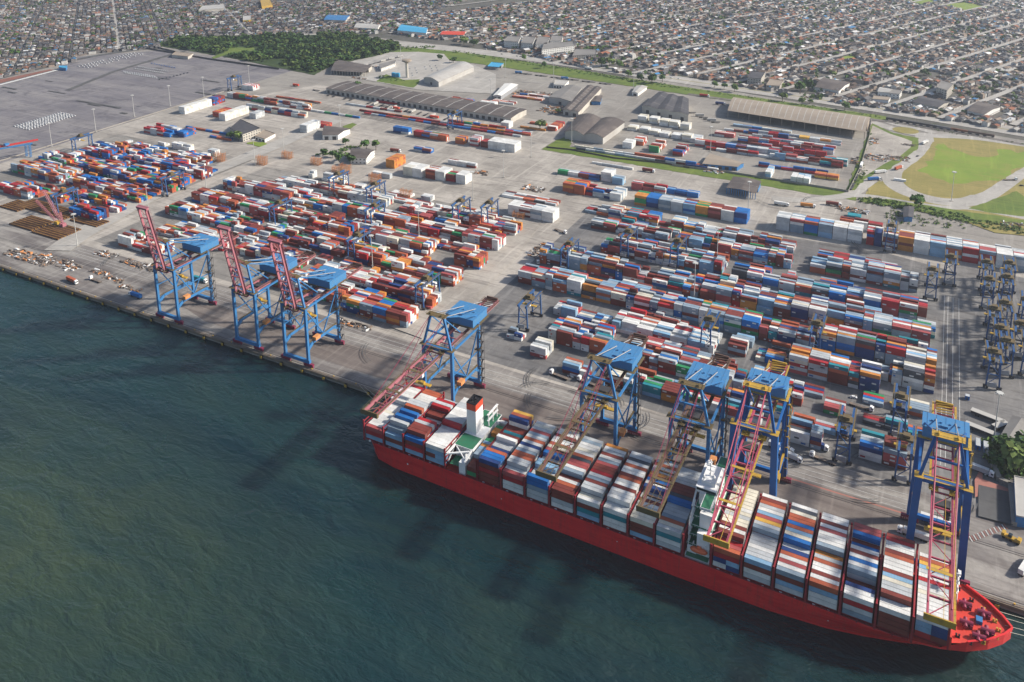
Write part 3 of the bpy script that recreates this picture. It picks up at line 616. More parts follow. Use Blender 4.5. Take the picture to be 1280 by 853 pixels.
g.add(vs, [(k*n+i, k*n+(i+1) % n, (k+1)*n+(i+1) % n, (k+1)*n+i) for k in range(len(rings)-1) for i in range(n)])
g.build('hull', 'hull_red', ship)
g = MB(); P = [(x, y) for x, y in hull_pts(1)]
main = [p for p in P if p[0] < 27]; g.flat([(x, 361+(y-361)*.985) for x, y in main], 11.9)
g.build('main_deck', 'deck_red', ship)
g = MB(); fore = [(28, 361-19)]+[p for p in P if p[0] > 30]+[(28, 361+19)]
g.flat([(28+(x-28)*.985, 361+(y-361)*.97) for x, y in fore], 15.6); g.box(27.4, 28.2, 342.3, 379.7, 11.9, 18.6)
g.build('forecastle_deck', 'deck_red', ship)
# bulwark round the bow
g = MB(); fb = [p for p in P if p[0] > 27]
for a, b_ in zip(fb, fb[1:]): g.beam((*a, 16.3), (*b_, 16.3), .45, 1.5)
for a, b_ in zip(fb, fb[1:]): g.beam((*a, 17.15), (*b_, 17.15), .9, .2)
g.build('bulwark', 'hull_red', ship)
for (x, y) in [(33.5, 365.5), (33.8, 355), (40.7, 364), (41.8, 354.5), (38.5, 349.8)]:
    g = MB(); g.box(x-1.5, x+1.5, y-1.2, y+1.2, 15.6, 16.4); g.cyl((x-2.6, y, 17.2), (x+2.6, y, 17.2), 1.0, 10); g.cyl((x-.4, y-2.5, 17), (x-.4, y+2.5, 17), .8, 10); g.box(x+1.4, x+2.4, y-1.5, y+1.5, 15.6, 17.4)
    g.build('winch', 'maroon_paint', ship)
for (x, y) in [(36, 370), (40.4, 367), (44.8, 362.5), (46, 358), (45, 353.5), (40, 348.3), (35, 345.6), (30.8, 374.2), (30.5, 347)]:
    g = MB(); g.box(x-.9, x+.9, y-.5, y+.5, 15.6, 15.9)
    for d in (-.55, .55): g.cyl((x+d, y, 15.9), (x+d, y, 17), .33, 8); g.cyl((x+d, y, 17), (x+d, y, 17.15), .45, 8)
    g.build('mooring_bitts', ['black_paint' if x < 40 else 'yellow_paint'], ship)
g = MB(); g.box(37.5, 40, 358, 361, 15.6, 17.3); g.build('deck_box', 'blue_paint', ship)
g = MB()
for (x, y, z) in [(30.2, 372, 15.6)]:
    g.cyl((x, y, z), (x-1, y-9, z+16), .55, 8, .3); g.beam((x-1, y-9, z+16), (x-1.2, y-6, z+21), .3); g.beam((x-.7, y-8, z+9), (x+1.3, y-8, z+9), .3); g.beam((x-2.6, y-9, z+15), (x+1, y-9, z+15), .3)
g = MB(); x, y = 29.6, 366
g.cyl((x, y, 15.6), (x, y, 32), .75, 8, .4)
for zz, l in ((22, 2.2), (26, 3), (30, 3.5)): g.beam((x, y-l, zz), (x, y+l, zz), .4); g.box(x-.8, x+.8, y-1, y+1, zz, zz+.2)
g.box(x-.4, x+.9, y-1.2, y+1.2, 31, 31.8); g.build('foremast', 'white_paint', ship)
g = MB()                     # hatch covers and coamings under the containers
for (x0, tops, ht, side, _) in BAYS: g.box(x0-.4, x0+CL+.4, 339.9+(3 if len(tops) == 15 else 0), 382.2-(3 if len(tops) == 15 else 0), 11.9, 13.6)
g.box(-208.4, -201.6, 339.9, 382.2, 11.9, 13.6)
g.build('hatch_covers', 'lash_red', ship)
# lashing bridges in the gaps between bays
xs = [b_[0] for b_ in BAYS]
gaps = sorted(set([x-1.05 for x in xs]+[-221.9, -86.9, -201.0, 26.9]))
for gx in gaps:
    g = MB(); hz = 24.3; ya, yb = 339.0, 382.9
    if gx > 20: ya, yb = 342.5, 379.5
    for y in [ya+k*(yb-ya)/6 for k in range(7)]: g.box(gx-.32, gx+.32, y-.3, y+.3, 11.9, hz)
    for z in (16.5, 19.2, 21.8, hz): g.box(gx-.34, gx+.34, ya-.2, yb+.2, z-.12, z+.12)
    for y in (ya-.35, yb-.25): g.box(gx-.45, gx+.45, y, y+.6, 11.9, hz+1.1)
    g.build('lashing_bridge', 'lash_red', ship)
g = MB()      # side stanchions and rail carrying the outboard stacks
for bx in xs:
    if bx > 10: continue
    for sx in (6.1,):
        for y in (338.75, 383.0): g.box(bx+sx-.25, bx+sx+.25, y-.2, y+.2, 11.9, 13.6)
for y in (338.65, 383.2): g.box(-272, 12, y-.1, y+.1, 12.6, 13.0)
g.build('deck_stanchions', 'lash_red', ship)
g = MB()
for bx in xs[:-3]: g.box(bx+2, bx+3.2, 339.0, 339.6, 11.9, 12.7); g.box(bx+8.5, bx+9.4, 339.0, 339.5, 11.9, 12.5)
g.build('deck_fittings', 'white_paint', ship)
# funnel island
g = MB(); g.box(-220.6, -209.4, 349, 374, 11.9, 22.5); g.box(-221, -209, 347.5, 382.6, 22.5, 22.9)
g.build('engine_casing', 'white_paint', ship)
for q in ((-213.2, -209.2, 339.6, 349, 11.9, 19.5), (-221, -209.2, 374, 382.4, 11.9, 19.0)): g = MB(); g.box(*q); g.build('side_tower', 'white_paint', ship)
for q in ((-220.7, -209.3, 347.8, 358.5, 22.9, 22.96), (-220.7, -209.3, 369, 382.3, 22.9, 22.96), (-219.5, -213.3, 340, 347.4, 16.2, 16.3)): g = MB(); g.box(*q); g.build('casing_deck', 'green_deck', ship)
g = MB(); fx0, fx1, fy0, fy1 = -219.9, -213.5, 359.8, 368.6
g.add([(fx0, fy0, 22.9), (fx1, fy0, 22.9), (fx1, fy1, 22.9), (fx0, fy1, 22.9), (fx0+.2, fy0+.3, 37.6), (fx1-.3, fy0+.3, 37.6), (fx1-.3, fy1-.3, 37.6), (fx0+.2, fy1-.3, 37.6)],
      [(0, 1, 5, 4), (1, 2, 6, 5), (2, 3, 7, 6), (3, 0, 4, 7), (4, 5, 6, 7)])
fu = g.build('funnel', 'white_paint', ship)
g = MB(); g.box(fx0+.1, fx1-.2, fy0+.2, fy1-.2, 37.6, 41.6); g.build('funnel_band', 'orange_red', fu)
g = MB(); g.box(fx0+.5, fx1-.6, fy0+.6, fy1-.6, 41.6, 41.7)
for a, b_ in ((.5, .7),): pass
for (x0_, x1_, y0_, y1_) in ((fx0+.1, fx0+.5, fy0+.2, fy1-.2), (fx1-.6, fx1-.2, fy0+.2, fy1-.2), (fx0+.5, fx1-.6, fy0+.2, fy0+.6), (fx0+.5, fx1-.6, fy1-.6, fy1-.2)): g.box(x0_, x1_, y0_, y1_, 41.6, 42.3)
for (x, y, r_) in ((fx0+2, fy0+3, .55), (fx0+3.6, fy0+4.5, .7), (fx0+2.2, fy0+6, .45), (fx0+4.4, fy0+2.3, .35)): g.cyl((x, y, 41.7), (x+.3, y, 43.3), r_, 8)
g.build('exhaust_pipes', 'black_paint', fu)
g = MB()      # white struts either side of the casing
g.beam((-220.5, 348, 22.6), (-220.5, 340, 17), .6); g.beam((-209.6, 348, 22.6), (-209.6, 340, 20), .9); g.box(-221, -219.9, 338.9, 348, 22.3, 23)
g.beam((-220, 339.5, 22.6), (-210, 346, 22.6), .8); g.beam((-210, 340, 22.6), (-219, 347, 22.6), .5)
g.build('casing_struts', 'white_paint', ship); g = MB()
for y in (370, 375, 380): g.beam((-211, y, 22.9), (-211, y, 31), .5)
g.box(-211.4, -210.2, 368.6, 380.5, 30.6, 31); g.box(-211.4, -210.2, 368.6, 380.5, 27, 27.3)
g.build('pipe_frame', 'white_paint', ship)
# bridge island
BX0, BX1 = -86.0, -74.2
g = MB(); g.box(BX0+5, BX1-.6, 346, 376, 11.9, 34); g.box(BX0+.6, BX0+5, 341.5, 380, 11.9, 18); g.box(BX0+3, BX1-.8, 351.5, 370, 34, 40.4); g.box(BX0+5, BX1-.6, 342, 346, 11.9, 26)
g.box(BX0, BX1, 340, 345, 11.9, 14.2); g.box(BX0, BX1, 378, 382, 11.9, 19)
g.build('superstructure', 'white_paint', ship)
for k, zz in enumerate((18, 22, 26, 30, 34)):
    g = MB(); g.box(BX0+.2+k*.45, BX1-.2, 342+k*1.6, 380-k*.9, zz, zz+.16); g.build('deck_level', 'green_deck', ship)
    g = MB()
    for y in (342+k*1.6, 380-k*.9): g.beam((BX0+.2, y, zz+1.1), (BX1-.2, y, zz+1.1), .12)
    for i in range(5): x = BX0+.3+i*2.8; g.box(x-.06, x+.06, 342+k*1.6, 342.12+k*1.6, zz, zz+1.1)
    g.beam((BX0+.3+k*.45, 342+k*1.6, zz+1.1), (BX0+.3+k*.45, 380-k*.9, zz+1.1), .12); g.build('railing', 'white_paint', ship)
g = MB(); g.box(BX0+1.0, BX1-.6, 352, 370.5, 40.4, 43.2); g.box(BX0+6, BX1-.6, 341, 381, 40.4, 41.6); br = g.build('wheelhouse', 'white_paint', ship)
g = MB(); g.box(BX1-.62, BX1-.5, 353, 369.5, 41.8, 42.8); g.box(BX0+1.5, BX1-.9, 351.88, 352.0, 41.7, 42.8); g.box(BX0+.88, BX0+1.0, 353, 369.5, 41.7, 42.7); g.build('bridge_windows', 'glass_dark', br)
g = MB(); g.box(BX0+6.4, BX1-1, 371, 380.6, 41.6, 41.67); g.box(BX0+6.4, BX1-1.2, 341.4, 351.8, 41.6, 41.67); g.build('wing_deck', 'green_deck', br)
g = MB(); g.box(BX0+3, BX1-2, 355, 368, 43.2, 45.2); g.cyl((-80, 360, 45), (-80, 360, 54), .5, 8, .25)
for zz, l in ((48, 2.4), (50.5, 3.2), (53, 1.4)): g.beam((-80, 360-l, zz), (-80, 360+l, zz), .3); g.beam((-80-l*.7, 360, zz), (-80+l*.7, 360, zz), .3)
for (x, y, r_) in ((-82.5, 366.5, 1.3), (-77.5, 357, .9), (-82, 355.5, .7)):
    g.cyl((x, y, 45.2), (x, y, 46.2), .25, 6); g.cyl((x, y, 46.2), (x, y, 47.2), r_*.7, 8, r_); g.cyl((x, y, 47.2), (x, y, 48.2), r_, 8, r_*.3)
g.build('radar_mast', 'white_paint', br)
g = MB()
for zz in range(5):
    z0_ = 18+zz*4; g.beam((BX0+.6, 344.6+zz, z0_), (BX0+.6, 351+zz, z0_+4), .9, .2); g.beam((BX1-.2, 346+zz, z0_+4), (BX1-.2, 352+zz, z0_), .9, .2)
for y in range(342, 352, 2): g.beam((BX0+1, y, 14), (BX0+1, y, 34), .25)
g.build('outside_stairs', 'white_paint', ship)
g = MB()
for zz in (20, 24, 28, 32, 36):
    for k in range(8):
        y = 354+k*2.6; g.box(BX1-.62, BX1-.54, y, y+1, zz, zz+1); 
    pass
g.build('window', 'glass_dark', ship)
for (yy, zz) in ((341.2, 17.2), (380.6, 17.2)):
    g = MB(); x = -79.6; prof = [(-4.2, .3), (-3.6, 1.0), (-2.2, 1.45), (1.8, 1.45), (3.3, 1.1), (4.2, .35)]; ring = []
    vs = []; nn = 10
    for dx, r_ in prof:
        for k in range(nn): t_ = 2*pi*k/nn; vs.append((x+dx, yy+cos(t_)*r_, zz+sin(t_)*r_*.95))
    g.add(vs, [(i*nn+k, i*nn+(k+1) % nn, (i+1)*nn+(k+1) % nn, (i+1)*nn+k) for i in range(5) for k in range(nn)]+[tuple(range(nn))[::-1], tuple(range(5*nn, 6*nn))])
    g.box(x-1, x+1, yy-.7, yy+.7, zz+1.2, zz+2.0); g.build('lifeboat', 'boat_orange', ship, True)
    g = MB()
    for dx in (-3, 3): g.beam((x+dx, yy+1.8, 14.2), (x+dx, yy+1.8, 20), .35); g.beam((x+dx, yy+1.8, 20), (x+dx, yy, 20.4), .3)
    g.build('davit', 'white_paint', ship)
g = MB(); g.box(BX0+.6, BX1-.4, 338.8, 344.8, 14.2, 14.3); g.build('boat_deck', 'green_deck', ship)
# small marks on the hull side
g = MB()
for x, z, s_ in ((-247, 6.5, .8), (-186, 7, .5), (-120, 7.5, .4), (-20, 7.5, .5)): g.box(x-s_/2, x+s_/2, 338.32, 338.44, z, z+s_)
g.build('pilot_marks', 'white_paint', ship)
for (p, q) in (((47, 366, 16.2), (110, 391, 3.6)), ((48.5, 362, 16.2), (120, 391, 3.6)), ((50, 359, 16.2), (128, 391, 3.6)), ((44, 369, 16), (86, 391, 3.6)), ((-277, 372, 12), (-318, 391, 3.6)), ((-278, 366, 12), (-322, 391, 3.6))):
    g = MB(); p, q = Vector(p), Vector(q); prev = p
    for k in range(1, 9):
        t_ = k/8; c_ = p.lerp(q, t_); c_.z -= 3*4*t_*(1-t_)*.5; g.cyl(prev, c_, .09, 5); prev = c_
    g.build('mooring_line', 'rope', ship)

# ------------------------------------------------------------------ quay cranes
def lattice(g, p, q, w_, n, t=.22, mi=0):
    """square truss from p to q"""
    p, q = Vector(p), Vector(q); d = (q-p).normalized()
    up = Vector((0, 0, 1)) if abs(d.z) < .95 else Vector((0, 1, 0))
    a = d.cross(up).normalized()*w_/2; b_ = a.cross(d).normalized()*w_/2; cs = [a+b_, a-b_, -a-b_, -a+b_]
    for c_ in cs: g.beam(p+c_, q+c_, t, t, mi)
    for k in range(n):
        u0, u1 = p.lerp(q, k/n), p.lerp(q, (k+1)/n)
        for i in range(4): g.beam(u0+cs[i], u1+cs[(i+1) % 4], t*.6, t*.6, mi)
def sts(x, up_, style, label, y0=392.6, gauge=33.4, hz=44.0):
    big = style == 'deep'
    main = 'deep_blue_paint' if big else 'blue_paint'; bm = 'magenta_paint' if big else ('pink_paint' if up_ or style == 'pink' else 'boom_brown')
    rail = 'yellow_paint' if big else 'olive_walkway'
    root = thing('quay_crane', label, 'crane', (x, y0, 3.1), 0, 'ship to shore gantry cranes along the quay')
    hx = 10.3 if big else 10.4; lw = 3.3 if big else 1.8; pz = 51 if big else hz
    legs = [(-hx, 0), (hx, 0), (-hx, gauge), (hx, gauge)]
    for (lx, ly) in legs:
        g = MB()
        if big:
            inw = .0; g.beam((lx*1.12, ly, 4.5), (lx, ly, pz+1), lw, lw*1.1)
        else: g.beam((lx, ly, 4), (lx, ly, pz+1 if ly == 0 else pz+3), lw, lw)
        lg = g.build('leg', main, root)
        g = MB(); sgn = 1 if lx > 0 else -1; bx = lx*(1.12 if big else 1)
        g.box(bx-4.2, bx+4.2, ly-.9, ly+.9, 1.9, 3.0)
        for k in range(8): wx = bx-3.9+k*1.1; g.cyl((wx, ly-.35, .6), (wx, ly+.35, .6), .5, 8); g.box(wx-.25, wx+.25, ly-.5, ly+.5, .8, 2)
        g.build('bogie', 'maroon_paint', lg)
    for ly in (0, gauge):
        g = MB(); g.box(-hx-1.5, hx+1.5, ly-1, ly+1, 3.2, 5.4); g.build('sill_beam', main if not big else 'deep_blue_paint', root)
        g = MB(); g.box(-hx, hx, ly-1, ly+1, pz-1.2, pz+1.2); g.box(-hx-1.4, hx+1.4, ly-1.8, ly-1.0, pz+1.2, pz+1.3, 1); g.box(-hx-1.4, hx+1.4, ly+1.0, ly+1.8, pz+1.2, pz+1.3, 1)
        for yy in (ly-1.8, ly+1.8): g.box(-hx-1.4, hx+1.4, yy-.05, yy+.05, pz+2.2, pz+2.35, 1)
        g.build('portal_beam', [main, rail], root)
    tz = 15.5 if not big else 17
    for lx in (-hx, hx):
        g = MB(); f = 1.08 if big else 1
        g.beam((lx*f, .8, tz-2), (lx*f, 5.5, tz+1), 1.2, 2.4); g.beam((lx*f, 5.5, tz+1), (lx*f, gauge-5.5, tz+1), 1.2, 2.2); g.beam((lx*f, gauge-5.5, tz+1), (lx*f, gauge-.8, tz-2), 1.2, 2.4)
        g.box(lx*f-.6, lx*f+.6, 2, gauge-2, tz+2.2, tz+2.35, 1)
        g.build('tie_beam', [main, rail], root)
        g = MB(); g.beam((lx, .5, pz-1), (lx*f, gauge*.5, tz+2), .7); g.beam((lx, gauge-.5, pz-1), (lx*f, gauge*.5, tz+2), .7)
        g.beam((lx, 0, pz*.62), (lx, gauge, pz*.62), .55); g.beam((lx, 0, pz), (lx, gauge, pz), 1.1); g.build('brace', main, root)
    # portal frame at the top and apex frame over the waterside legs
    az = 75 if big else 66; ax = 4.6
    g = MB()
    for s_ in (-1, 1):
        g.beam((s_*(hx-.3), 0, pz+1), (s_*ax, 1.0 if not big else 4, az), 1.3, 1.3); g.beam((s_*ax, 1.5, az), (s_*(hx-1.0), gauge, pz+8), .6, .6)
        g.beam((s_*ax, 1.2, az-1), (s_*ax, 20, pz+2), .6)
    g.beam((-ax-1, 1, az), (ax+1, 1, az), 1.6, 1.4); g.beam((-ax-2.5, 0, (pz+az)/2), (ax+2.5, 0, (pz+az)/2), .9)
    af = g.build('apex_frame', main, root)
    g = MB(); g.box(-ax-2.3, ax+2.3, -1.6, 3.2, az+.7, az+.82)
    for (xx, yy) in ((-ax-2.3, 0), (ax+2.3, 0)): g.box(xx-.06, xx+.06, -1.6, 3.2, az+1.7, az+1.85)
    for yy in (-1.6, 3.2): g.box(-ax-2.3, ax+2.3, yy-.06, yy+.06, az+1.7, az+1.85)
    for s_ in (-1, 1):
        for k in range(5): g.cyl((s_*(ax-.6), -.5+k*.5, az+.8), (s_*(ax-.6), -.3+k*.5, az+2), .35, 6)
    g.build('apex_platform', rail, af)
    # girder : two box beams from the hinge back over the yard
    gx = 4.25; tail = 72; bz = (44.5 if big else 42.5) if False else (47.3 if big else 42.2)
    g = MB()
    for s_ in (-1, 1):
        g.beam((s_*gx, -2, bz), (s_*gx, tail, bz), .9, 1.9)
    for k in range(10): yy = 2+k*7.6; g.beam((-gx, yy, bz), (gx, yy, bz), .5, .7)
    gi = g.build('girder', bm, root)
    g = MB()
    for s_ in (-1, 1):
        g.box(s_*(gx+1.1)-.5, s_*(gx+1.1)+.5, -2, tail, bz+.8, bz+.92, 0)
        for h_ in (1.5, 2.0): g.box(s_*(gx+1.6)-.04, s_*(gx+1.6)+.04, -2, tail, bz+h_, bz+h_+.1, 0)
        for k in range(25): yy = -2+k*3; g.box(s_*(gx+1.6)-.05, s_*(gx+1.6)+.05, yy, yy+.1, bz+.9, bz+2)
    for k in range(7): yy = tail-9+k*1.4; g.beam((-gx, yy, bz+1.2), (gx, yy+.9, bz+1.2+(k % 2)), .4, .4, 0)
    g.box(-gx, gx, tail-1, tail-.2, bz-1, bz+2.5)
    g.build('girder_walkway', rail if big else 'boom_brown', gi)
    # boom
    L_ = (76 if big else 67) if not up_ else 55.5; bro = MB(); brw = MB()
    for s_ in (-1, 1):
        bro.beam((s_*gx, 0, 0), (s_*gx, -L_, 0), .8, 1.9)
    nb = 7
    for k in range(nb+1): yy = -k*L_/nb; bro.beam((-gx, yy, 0), (gx, yy, 0), .6, .8)
    for k in range(nb): y_a, y_b = -k*L_/nb, -(k+1)*L_/nb; bro.beam((-gx if k % 2 else gx, y_a, .3), (gx if k % 2 else -gx, y_b, .3), .3)
    for s_ in ((1,) if big else (-1, 1)):
        brw.box(s_*(gx+.9)-.4, s_*(gx+.9)+.4, -L_, 0, .85, .95)
        for k in range(int(L_/3)): yy = -k*3; brw.box(s_*(gx+1.3)-.05, s_*(gx+1.3)+.05, yy-.1, yy, .9, 2)
        brw.box(s_*(gx+1.3)-.04, s_*(gx+1.3)+.04, -L_, 0, 1.9, 2.0)
        brw.beam((s_*1.4, 0, .6), (s_*1.4, -L_, .6), .18)
    for zz in (-.35*L_, -.68*L_): brw.box(-gx-1.2, gx+1.2, zz-.8, zz+.8, 1.0, 1.15)
    brw.box(-gx-1.4, gx+1.4, -L_-1.6, -L_, -.8, 1.2); brw.box(-gx-1.4, gx+1.4, -L_-1.7, -L_-1.6, 1.2, 2.2)
    b1 = bro.build('boom', bm, root); b2 = brw.build('boom_walkway', rail if not up_ else 'pink_paint', b1)
    b1.location = (0, -2.2, bz)
    if up_: b1.rotation_euler = (-radians(79), 0, 0)
    g = MB()
    if not up_:
        for s_ in (-1, 1):
            g.cyl((s_*ax, 0, az), (s_*gx, -2.2-L_*.45, bz+1.2), .17 if not big else .3, 5); g.cyl((s_*ax, 0, az), (s_*gx, -2.2-L_*.92, bz+1.2), .17 if not big else .3, 5)
    else:
        for s_ in (-1, 1): g.cyl((s_*ax, 0, az), (s_*gx, -9, bz+33), .22, 5)
    g.build('forestay', 'magenta_paint' if big else 'maroon_paint', root)
    g = MB()
    for s_ in (-1, 1): g.cyl((s_*ax, 1, az), (s_*gx, tail-8, bz+1.5), .3, 5)
    g.build('backstay', 'grey_steel', root)
    # machinery house
    hy0, hy1 = (gauge-4, gauge+8) if big else (gauge-6.5, gauge+12); hzb = pz+2.5 if not big else pz+2.5; hh = 5.4 if not big else 6
    g = MB(); g.box(-hx+.2, hx-.2, hy0, hy1, hzb, hzb+hh)
    g.box(-hx-.3, hx+.3, hy0-.4, hy1+.4, hzb+hh, hzb+hh+.25)
    for k in range(5): xx = -hx+2+k*4.2; g.box(xx, xx+.3, hy0-.4, hy1+.4, hzb+hh+.25, hzb+hh+.4)
    mh = g.build('machinery_house', 'house_blue', root)
    g = MB(); g.box(-hx-1.6, hx+1.6, hy0-1.4, hy0, hzb-.2, hzb-.05); g.box(hx, hx+1.6, hy0, hy1, hzb-.2, hzb-.05); g.box(hx+1.5, hx+1.6, hy0, hy1, hzb+1, hzb+1.1); g.box(-hx-1.6, hx+1.6, hy0-1.4, hy0-1.3, hzb+1, hzb+1.1)
    for k in range(9): g.box(-hx+k*2.6, -hx+k*2.6+.1, hy0-1.4, hy0-1.3, hzb-.1, hzb+1.1)
    g.build('house_walkway', rail, mh)
    g = MB()
    for k in range(4): g.cyl((-6+k*4, (hy0+hy1)/2, hzb+hh+.2), (-6+k*4, (hy0+hy1)/2, hzb+hh+1), .6, 8)
    g.box(-2, 1, hy0+2, hy0+4, hzb+hh+.2, hzb+hh+1.3); g.build('roof_vent', 'house_blue', mh)
    # stair tower on the landside leg
    g = MB(); sx = hx+2.0
    z = 3.5; k = 0
    while z < pz-2:
        ya, yb = gauge-1.8, gauge+1.8
        if k % 2: ya, yb = yb, ya
        g.beam((sx, ya, z), (sx, yb, z+3.3), .9, .2); g.box(sx-.9, sx+.9, yb-.6, yb+.6, z+3.3, z+3.4)
        g.beam((sx+.45, ya, z+1), (sx+.45, yb, z+4.3), .08); z += 3.3; k += 1
    for (a, b_) in ((sx-.9, gauge-2), (sx+.9, gauge-2), (sx-.9, gauge+2), (sx+.9, gauge+2)): g.box(a-.08, a+.08, b_-.08, b_+.08, 3, pz)
    g.build('stair_tower', 'yellow_paint' if big else 'dark_steel', root)
    g = MB(); ty = gauge*.45 if up_ else (-18 if x < -200 else gauge*.3)
    if big: ty = -9
    g.box(-3.4, 3.4, ty-2.5, ty+2.5, bz-1.8, bz+.4); g.build('trolley', 'dark_steel', root)
    g = MB(); g.box(1.2, 3.4, ty-4.8, ty-2.6, bz-4.6, bz-1.8); g.box(1.0, 3.6, ty-5, ty-2.4, bz-1.8, bz-1.6)
    g.build('operator_cab', 'white_paint' if not big else 'dark_steel', root)
    g = MB(); sz = 30 if not up_ else 30; g.box(-6.1, 6.1, ty-1.2, ty+1.2, sz, sz+.6); g.box(-1.6, 1.6, ty-1, ty+1, sz+.6, sz+1.6)
    if big: g.v = []; g.f = []; g.m = []; g.c = []; g.box(-1.6, 1.6, ty-1, ty+1, sz+2, sz+3.2); g.box(-6.1, 6.1, ty-1.2, ty+1.2, sz+1.4, sz+2)
    g.build('spreader', 'yellow_paint', root)
    g = MB()
    for (a, b_) in ((-1.3, -.8), (1.3, -.8), (-1.3, .8), (1.3, .8)): g.cyl((a, ty+b_, sz+1.5), (a, ty+b_, bz-1.8), .06, 4)
    g.build('hoist_rope', 'dark_steel', root)
    g = MB()      # cluttered service platforms about the hinge and the legs
    for s_ in (-1, 1):
        g.box(s_*gx-1.5, s_*gx+2.5, -4.5, 3.5, bz+1.9, bz+2.0); g.box(s_*hx-2, s_*hx+2, -2.4, 2.4, pz+1.3, pz+1.4)
        for yy in (-4.5, 3.4): g.box(s_*gx-1.5, s_*gx+2.5, yy, yy+.1, bz+2.9, bz+3.0)
        for k in range(8): g.beam((s_*gx-1+random.random()*3, -4+k, bz+2), (s_*gx-1+random.random()*3, -3.6+k, bz+2.6+random.random()*1.6), .25)
    g.box(hx-1.6, hx+1.6, gauge-2.8, gauge+2.6, pz*.65, pz*.65+.12); g.box(hx-1.6, hx+1.6, gauge-2.8, gauge-2.7, pz*.65, pz*.65+1.1)
    g.build('service_platform', rail, root)
    g = MB(); g.box(hx-.6, hx+2.6, 6, 11, tz+2.2, tz+4.6); g.build('cable_reel_house', 'rust_orange' if not big else 'yellow_paint', root)
    return root
sts(-506.0, True, 'blue', 'leftmost blue quay crane with its pink boom raised')
sts(-424.0, True, 'blue', 'blue quay crane with raised pink boom, second from the left')
sts(-377.5, True, 'blue', 'blue quay crane with raised pink boom, third from the left')
sts(-259.8, False, 'pink', 'blue quay crane with lowered pink boom over the ship stern')
sts(-151.8, False, 'brown', 'blue quay crane with lowered rusty boom, midway between the ship funnel and its bridge')
sts(-99.5, False, 'brown', 'blue quay crane with lowered rusty boom just left of the ship bridge')
sts(-65.8, False, 'deep', 'tall deep blue crane with magenta boom beside the ship bridge')
sts(21.0, False, 'deep', 'tall deep blue crane with magenta boom near the ship bow')

# ------------------------------------------------------------------ yard gantries
def make_rtg(colour='gantry_blue', nm='yard gantry'):
    root = thing('yard_gantry_crane', nm, 'crane', (0, 0, 3.1), 0, 'rubber tyred gantry cranes in the yards')
    for sx in (-3.8, 3.8):
        for sy in (0, 23.6):
            g = MB(); g.beam((sx, sy, 1.6), (sx*.8, sy, 19.4), .9, .9); g.build('leg', colour, root)
    for sy in (0, 23.6):
        g = MB(); g.box(-5.4, 5.4, sy-.55, sy+.55, 1.4, 2.4)
        for k in (-4.6, -3, 3, 4.6): g.cyl((k, sy-.5, .75), (k, sy+.5, .75), .75, 10)
        g.build('wheel_bogie', 'dark_steel', root)
        g = MB(); g.beam((-3.5, sy, 10.5), (3.5, sy, 10.5), .5); g.beam((-3.6, sy, 3), (3.2, sy, 10.3), .35); g.beam((3.6, sy, 10.5), (-3, sy, 18.5), .35); g.build('end_brace', colour, root)
    for sx in (-3.2, 3.2):
        g = MB(); g.box(sx-.6, sx+.6, -1.8, 25.4, 19.2, 20.8); g.box(sx*1.35-.35, sx*1.35+.35, -1.8, 25.4, 20.8, 20.9, 1); g.box(sx*1.5-.04, sx*1.5+.04, -1.8, 25.4, 21.8, 21.9, 1)
        g.build('girder', [colour, 'olive_walkway'], root)
    g = MB(); g.box(-3.6, 3.6, 8, 13.5, 20.9, 22.0); g.box(-1.8, 1.8, 9, 12.5, 22, 23.8); tr = g.build('trolley', 'olive_walkway', root)
    g = MB(); g.box(.6, 2.6, 6.4, 8.2, 16.6, 19); g.build('operator_cab', 'white_paint', tr)
    g = MB(); g.box(-6.1, 6.1, 9.6, 11.8, 15.4, 15.9); g.box(-1.2, 1.2, 9.9, 11.5, 15.9, 16.6)
    for a in (-1, 1): g.cyl((a, 10.7, 16.5), (a, 10.7, 20.9), .06, 4)
    g.build('spreader', 'yellow_paint', tr)
    g = MB(); g.box(-3.2, 2.2, -1.9, -.7, 2.4, 5.2); g.build('engine_house', 'grey_steel', root)
    return root
